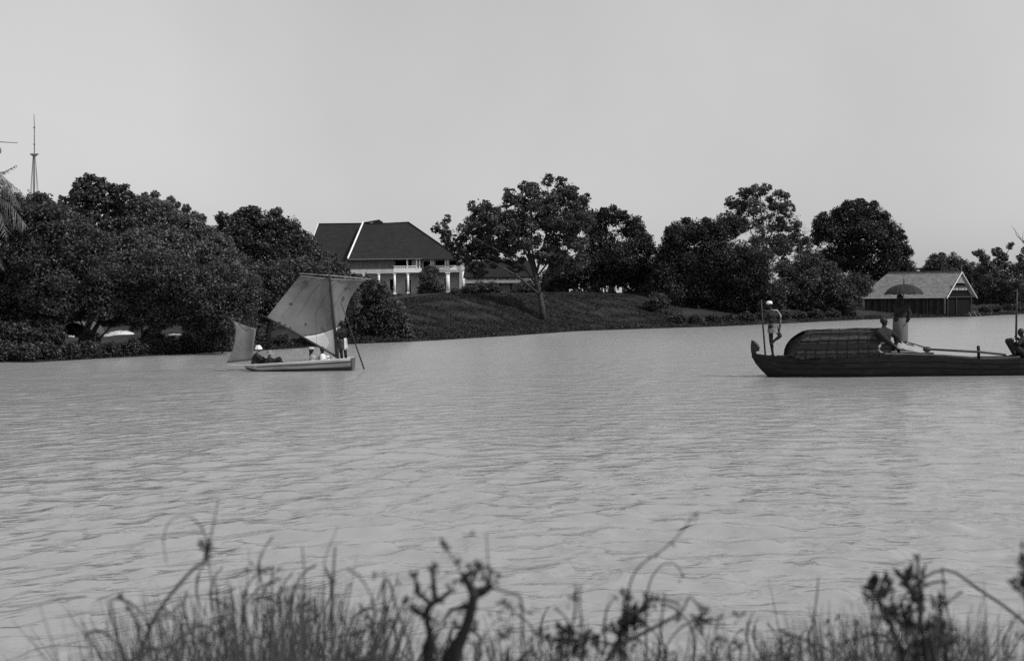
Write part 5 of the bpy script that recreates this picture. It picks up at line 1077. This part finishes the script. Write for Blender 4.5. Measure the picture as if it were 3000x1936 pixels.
near_plant('reed', 'long arching reed stem with a dark knot and a looping tip at bottom left', 'reed', 2.0, [([(395, 1940), (425, 1870), (460, 1790), (520, 1715), (575, 1655), (604, 1640)], 3.6, 2.2), ([(604, 1642), (606, 1620), (612, 1590)], 4.5, 5), ([(612, 1600), (620, 1560), (630, 1510), (640, 1460)], 1.6, .9),
    ([(612, 1600), (600, 1560), (575, 1520), (540, 1503), (505, 1515), (482, 1545), (476, 1590), (488, 1650)], 1.4, .7), ([(470, 1800), (505, 1792), (530, 1770)], 1.8, .8), ([(604, 1630), (615, 1660), (622, 1740)], 1.8, .8)],
    [(607, 1605, 6, 16, 26, .3), (595, 1552, 3, 2, 14, 0), (475, 1588, 4, 3, 14, 0), (528, 1770, 4, 3, 20, 0)], sm=NEARP)
near_plant('reed', 'bent reed stem with drooping blades at the far bottom left', 'reed', 1.95, [([(400, 1940), (412, 1850), (385, 1790), (355, 1742)], 2.6, 1.4), ([(318, 1940), (312, 1860), (320, 1790), (332, 1745)], 1.3, .9), ([(385, 1800), (410, 1830), (430, 1870)], 1.5, 1)],
    [(385, 1790, 6, 6, 26, -.3), (330, 1760, 3, 2, 30, .5), (356, 1745, 3, 3, 24, 0)], sm=NEARP)
near_plant('reed', 'straight reed rising with a dark joint between grass and shrub', 'reed', 2.1, [([(975, 1940), (974, 1800), (975, 1700), (982, 1600)], 3.0, 1.6), ([(975, 1700), (958, 1680), (946, 1650), (990, 1540)], 1.8, .6), ([(975, 1865), (1030, 1855), (1075, 1845)], 2.2, 3)], [(973, 1697, 6, 10, 22, .2), (972, 1868, 8, 10, 26, 0), (1078, 1840, 12, 18, 26, .1)], sm=NEARP)
near_plant('reed', 'thin reed with a fork left of centre in the near grass', 'reed', 2.05, [([(790, 1940), (800, 1800), (795, 1700), (798, 1665)], 2.4, 1.4), ([(795, 1700), (760, 1750), (740, 1800)], 1.8, 1), ([(888, 1940), (885, 1800), (893, 1690), (885, 1600)], 2.2, 1)], [(800, 1690, 8, 12, 24, 0), (745, 1665, 10, 6, 26, 0), (893, 1770, 10, 10, 26, 0), (850, 1760, 16, 12, 22, 0)], sm=NEARP)
near_plant('woody_shrub', 'thick black woody stump forking into leafy shoots at bottom centre', 'shrub', 1.75, [([(1325, 1940), (1348, 1880), (1372, 1820), (1385, 1760), (1390, 1735)], 9, 6.5), ([(1390, 1740), (1375, 1712), (1358, 1692)], 8, 4.5), ([(1390, 1740), (1420, 1728), (1442, 1712)], 9, 5), ([(1358, 1695), (1375, 1680), (1385, 1672)], 5, 4),
    ([(1385, 1700), (1398, 1672), (1410, 1645)], 3, 2.2), ([(1440, 1720), (1432, 1690), (1425, 1560)], 2, .7), ([(1385, 1770), (1340, 1780), (1310, 1790)], 3, 1.5), ([(1358, 1695), (1340, 1650), (1300, 1600)], 1.3, .8), ([(1300, 1940), (1330, 1890), (1340, 1870)], 10, 6), ([(1440, 1720), (1490, 1735), (1530, 1745), (1530, 1940)], 1.5, 2)],
    [(1368, 1690, 8, 16, 30, .6), (1402, 1670, 5, 8, 36, 1.2), (1440, 1700, 10, 18, 30, .8), (1425, 1680, 5, 6, 26, .8), (1370, 1568, 4, 6, 22, .3), (1303, 1615, 6, 9, 26, .8), (1298, 1600, 2, 2, 30, 1), (1343, 1645, 5, 6, 24, .5), (1375, 1600, 3, 2, 14, 0), (1462, 1686, 3, 4, 18, 0), (1475, 1772, 8, 12, 26, .3), (1450, 1800, 6, 7, 22, .3), (1488, 1810, 6, 8, 22, .3), (1310, 1702, 4, 3, 18, .3), (1342, 1785, 8, 8, 24, .3), (1490, 1850, 20, 22, 26, .3), (1540, 1790, 12, 10, 28, .8), (1310, 1830, 16, 12, 24, .2), (1360, 1850, 14, 18, 26, .4), (1385, 1780, 8, 12, 24, .5), (1395, 1830, 16, 14, 26, .4), (1350, 1800, 12, 10, 22, .4), (1440, 1900, 22, 14, 26, .2)], sm=mat('black_wood', .02, .8, .2, .5, 20))
near_plant('woody_shrub', 'smaller dark shrub with upright bare shoots left of the forked stump', 'shrub', 1.8, [([(1262, 1940), (1262, 1860), (1245, 1800), (1262, 1765), (1290, 1755)], 5, 4.5), ([(1275, 1760), (1270, 1700), (1266, 1662)], 4, 2.6), ([(1262, 1768), (1235, 1745), (1213, 1730)], 4, 2.4), ([(1230, 1745), (1222, 1710), (1214, 1690)], 3, 2.2), ([(1290, 1755), (1318, 1732), (1325, 1726)], 3.5, 3), ([(1245, 1800), (1215, 1790), (1200, 1775)], 4, 3), ([(1262, 1940), (1245, 1900), (1262, 1860)], 9, 5)],
    [(1268, 1680, 3, 6, 34, 1.4), (1215, 1695, 4, 7, 30, 1.2), (1250, 1745, 10, 16, 34, .9), (1220, 1735, 6, 8, 30, .7), (1322, 1728, 5, 7, 26, .8), (1290, 1755, 8, 12, 22, .3), (1235, 1800, 12, 16, 28, .2), (1190, 1770, 8, 7, 26, .4), (1265, 1915, 12, 14, 26, 0)], sm=MATS['black_wood'])
near_plant('reed', 'pair of leaning reed blades joined like a tent left of the shrubs', 'reed', 2.0, [([(1128, 1940), (1128, 1850), (1124, 1760), (1128, 1690)], 2.6, 2), ([(1160, 1785), (1150, 1730), (1136, 1694)], 2.2, 2), ([(1215, 1940), (1195, 1870), (1165, 1790)], 2.6, 2), ([(1105, 1760), (1118, 1720), (1126, 1695)], 2, 1.5)], [(1108, 1682, 6, 6, 22, .2), (1138, 1825, 8, 12, 26, 0), (1165, 1715, 3, 3, 26, .5), (1128, 1790, 4, 6, 26, .2), (1190, 1765, 8, 6, 26, .4)], sm=NEARP)
near_plant('leafy_shrub', 'shrub with dark leaf rosettes along slanting stems right of centre', 'shrub', 1.95, [([(1755, 1940), (1790, 1905), (1860, 1865), (1915, 1838), (1960, 1815), (1990, 1795)], 5, 2), ([(1800, 1900), (1825, 1850), (1860, 1800), (1890, 1765), (1905, 1755)], 4, 2.2), ([(1905, 1757), (1945, 1755), (1985, 1765), (2000, 1790)], 2.4, 1.4), ([(1770, 1860), (1775, 1790), (1795, 1755)], 1.8, 1.2), ([(1925, 1940), (1935, 1860), (1940, 1790), (1948, 1735)], 2.6, 1.2), ([(2000, 1790), (2020, 1740), (2050, 1780), (2060, 1830)], 1.6, 1.6)],
    [(1832, 1755, 9, 20, 30, .6), (1858, 1800, 12, 36, 38, .8), (1840, 1835, 14, 44, 38, .7), (1815, 1858, 10, 22, 34, .6), (1790, 1850, 8, 10, 28, .9), (1908, 1757, 9, 22, 30, .2), (1985, 1805, 7, 12, 26, .4), (1810, 1900, 14, 26, 32, .3), (1830, 1905, 10, 14, 30, .2), (1745, 1880, 14, 18, 30, .3), (2055, 1820, 11, 26, 32, -.2), (2068, 1785, 6, 9, 28, .5), (2095, 1820, 7, 10, 26, .3), (2158, 1806, 5, 9, 22, .2), (2105, 1868, 8, 12, 28, .2), (2160, 1892, 10, 14, 26, .3), (2125, 1915, 8, 9, 24, .2), (1960, 1915, 8, 8, 28, -.4)])
near_plant('leafy_shrub', 'ragged dark leafy clump between the stump and the rosette shrub', 'shrub', 1.9, [([(1660, 1940), (1665, 1880), (1685, 1800), (1688, 1740)], 2.6, 1.4), ([(1700, 1940), (1712, 1850), (1696, 1770), (1702, 1715)], 2, 1), ([(1640, 1940), (1645, 1870)], 3, 2)],
    [(1645, 1870, 20, 60, 34, .5), (1670, 1900, 22, 50, 34, .3), (1715, 1880, 16, 30, 30, .4), (1685, 1760, 7, 10, 26, .6), (1690, 1735, 4, 4, 26, 1), (1640, 1835, 5, 5, 24, .8), (1585, 1860, 8, 12, 28, .6), (1735, 1845, 4, 4, 22, .8), (1560, 1900, 18, 20, 30, .3)])
near_plant('flower_stalk', 'long thin stalk bending up to the right with a bud at its tip', 'stalk', 2.0, [([(1832, 1745), (1845, 1700), (1870, 1655), (1905, 1635), (1960, 1598), (2000, 1555), (2025, 1520)], 1.9, 1.0), ([(1832, 1745), (1822, 1830), (1815, 1940)], 1.9, 2.4)], [(1908, 1632, 4, 7, 20, .4), (2032, 1512, 3, 5, 24, .8), (1965, 1595, 3, 3, 16, 0)], sm=NEARP)
near_plant('flower_stalk', 'faint hooked stalk curling over beside the long bending stalk', 'stalk', 2.3, [([(1893, 1940), (1892, 1760), (1900, 1700), (1930, 1655), (1965, 1640), (1992, 1660), (2000, 1690)], 1.9, .9)], [(2000, 1692, 3, 3, 18, -.6)], sm=NEARP)
near_plant('leafy_shrub', 'tall shrub with upright dark leaves at bottom right', 'shrub', 1.9, [([(2730, 1940), (2700, 1850), (2695, 1790), (2688, 1740), (2672, 1715)], 5, 3.5), ([(2700, 1800), (2702, 1740), (2690, 1700), (2688, 1625)], 3.5, 2), ([(2700, 1710), (2712, 1650)], 2.4, 1.4), ([(2685, 1760), (2665, 1720), (2648, 1690)], 6, 4), ([(2660, 1940), (2620, 1860), (2600, 1800), (2570, 1745)], 4, 3), ([(2780, 1940), (2760, 1850), (2752, 1760)], 4, 2.5), ([(2745, 1940), (2725, 1880), (2715, 1820)], 4, 3)],
    [(2655, 1705, 7, 16, 44, 1.4), (2670, 1730, 8, 16, 38, 1.0), (2688, 1760, 8, 24, 36, .8), (2690, 1700, 6, 12, 36, 1.2), (2688, 1640, 3, 5, 30, 1.6), (2555, 1725, 9, 16, 42, 1.1), (2575, 1745, 10, 24, 40, 1.0), (2595, 1720, 7, 12, 38, 1.4), (2550, 1758, 8, 10, 36, .6), (2600, 1790, 14, 36, 36, .6), (2640, 1810, 18, 50, 38, .5), (2570, 1810, 12, 20, 28, .2), (2665, 1850, 20, 50, 36, .3), (2752, 1770, 5, 10, 36, 1.2), (2750, 1820, 10, 36, 36, .7), (2725, 1870, 14, 46, 34, .5), (2780, 1890, 12, 24, 32, .4), (2700, 1920, 26, 60, 36, .2), (2650, 1900, 14, 20, 34, .2)])
near_plant('leafy_shrub', 'dark leafy twig reaching in at the lower right edge', 'shrub', 1.7, [([(3030, 1940), (3015, 1850), (3008, 1750), (3004, 1640)], 4, 2.2), ([(3008, 1760), (2990, 1730), (2970, 1712)], 2, 1.4)],
    [(2998, 1640, 6, 10, 36, .4), (2990, 1655, 5, 7, 34, .2), (3000, 1690, 6, 12, 34, .3), (2985, 1700, 6, 8, 34, .1), (2998, 1720, 8, 14, 34, .2), (2975, 1715, 5, 7, 32, 0), (3002, 1745, 7, 12, 32, .3), (3000, 1870, 8, 12, 30, .3), (3000, 1610, 4, 5, 28, .6)])
near_plant('reed', 'broad blade arching down to the right edge above the grass', 'reed', 2.2, [([(2560, 1940), (2620, 1760), (2720, 1672), (2790, 1655), (2850, 1720), (2930, 1760), (3010, 1830)], 1.6, 3.0), ([(2760, 1660), (2768, 1750), (2785, 1830), (2790, 1940)], 1.6, 1.6), ([(2395, 1940), (2380, 1830), (2392, 1760), (2398, 1690)], 2.4, 1.2), ([(2505, 1940), (2510, 1860), (2507, 1812)], 2.8, 2)], [(2758, 1748, 6, 6, 22, 0), (2507, 1820, 4, 5, 26, .8), (2440, 1825, 8, 6, 28, 0)], sm=NEARP)

# ------------------------------------------------------------------ each look-alike shrub is told by its place
ORD = ['leftmost', 'second from the left', 'third from the left', 'fourth from the left', 'fifth from the left', 'sixth from the left', 'seventh from the left', 'eighth from the left', 'ninth from the left', 'tenth from the left', 'eleventh from the left', 'twelfth from the left', 'thirteenth from the left', 'fourteenth from the left', 'fifteenth from the left', 'sixteenth from the left', 'rightmost']
for grp, txt in (('low bushes along the left waterline', 'low dark bush on the left waterline'), ('low bushes along the right waterline', 'low bush on the right waterline'), ('bushes beneath the garden trees', 'slope bush beneath the garden trees'), ('dark bushes along the lawn crest', 'clipped bush on the lawn crest'), ('waterside shrubs between the left tree trunks', 'shrub between the left tree trunks')):
    mem = sorted([o for o in COL.objects if o.get('group') == grp and o.parent is None], key=lambda o: o.location.x / o.location.y)
    for i, o in enumerate(mem): o['label'] = txt + ', ' + (ORD[i] if i < len(mem) - 1 else 'rightmost') + ' of its row'
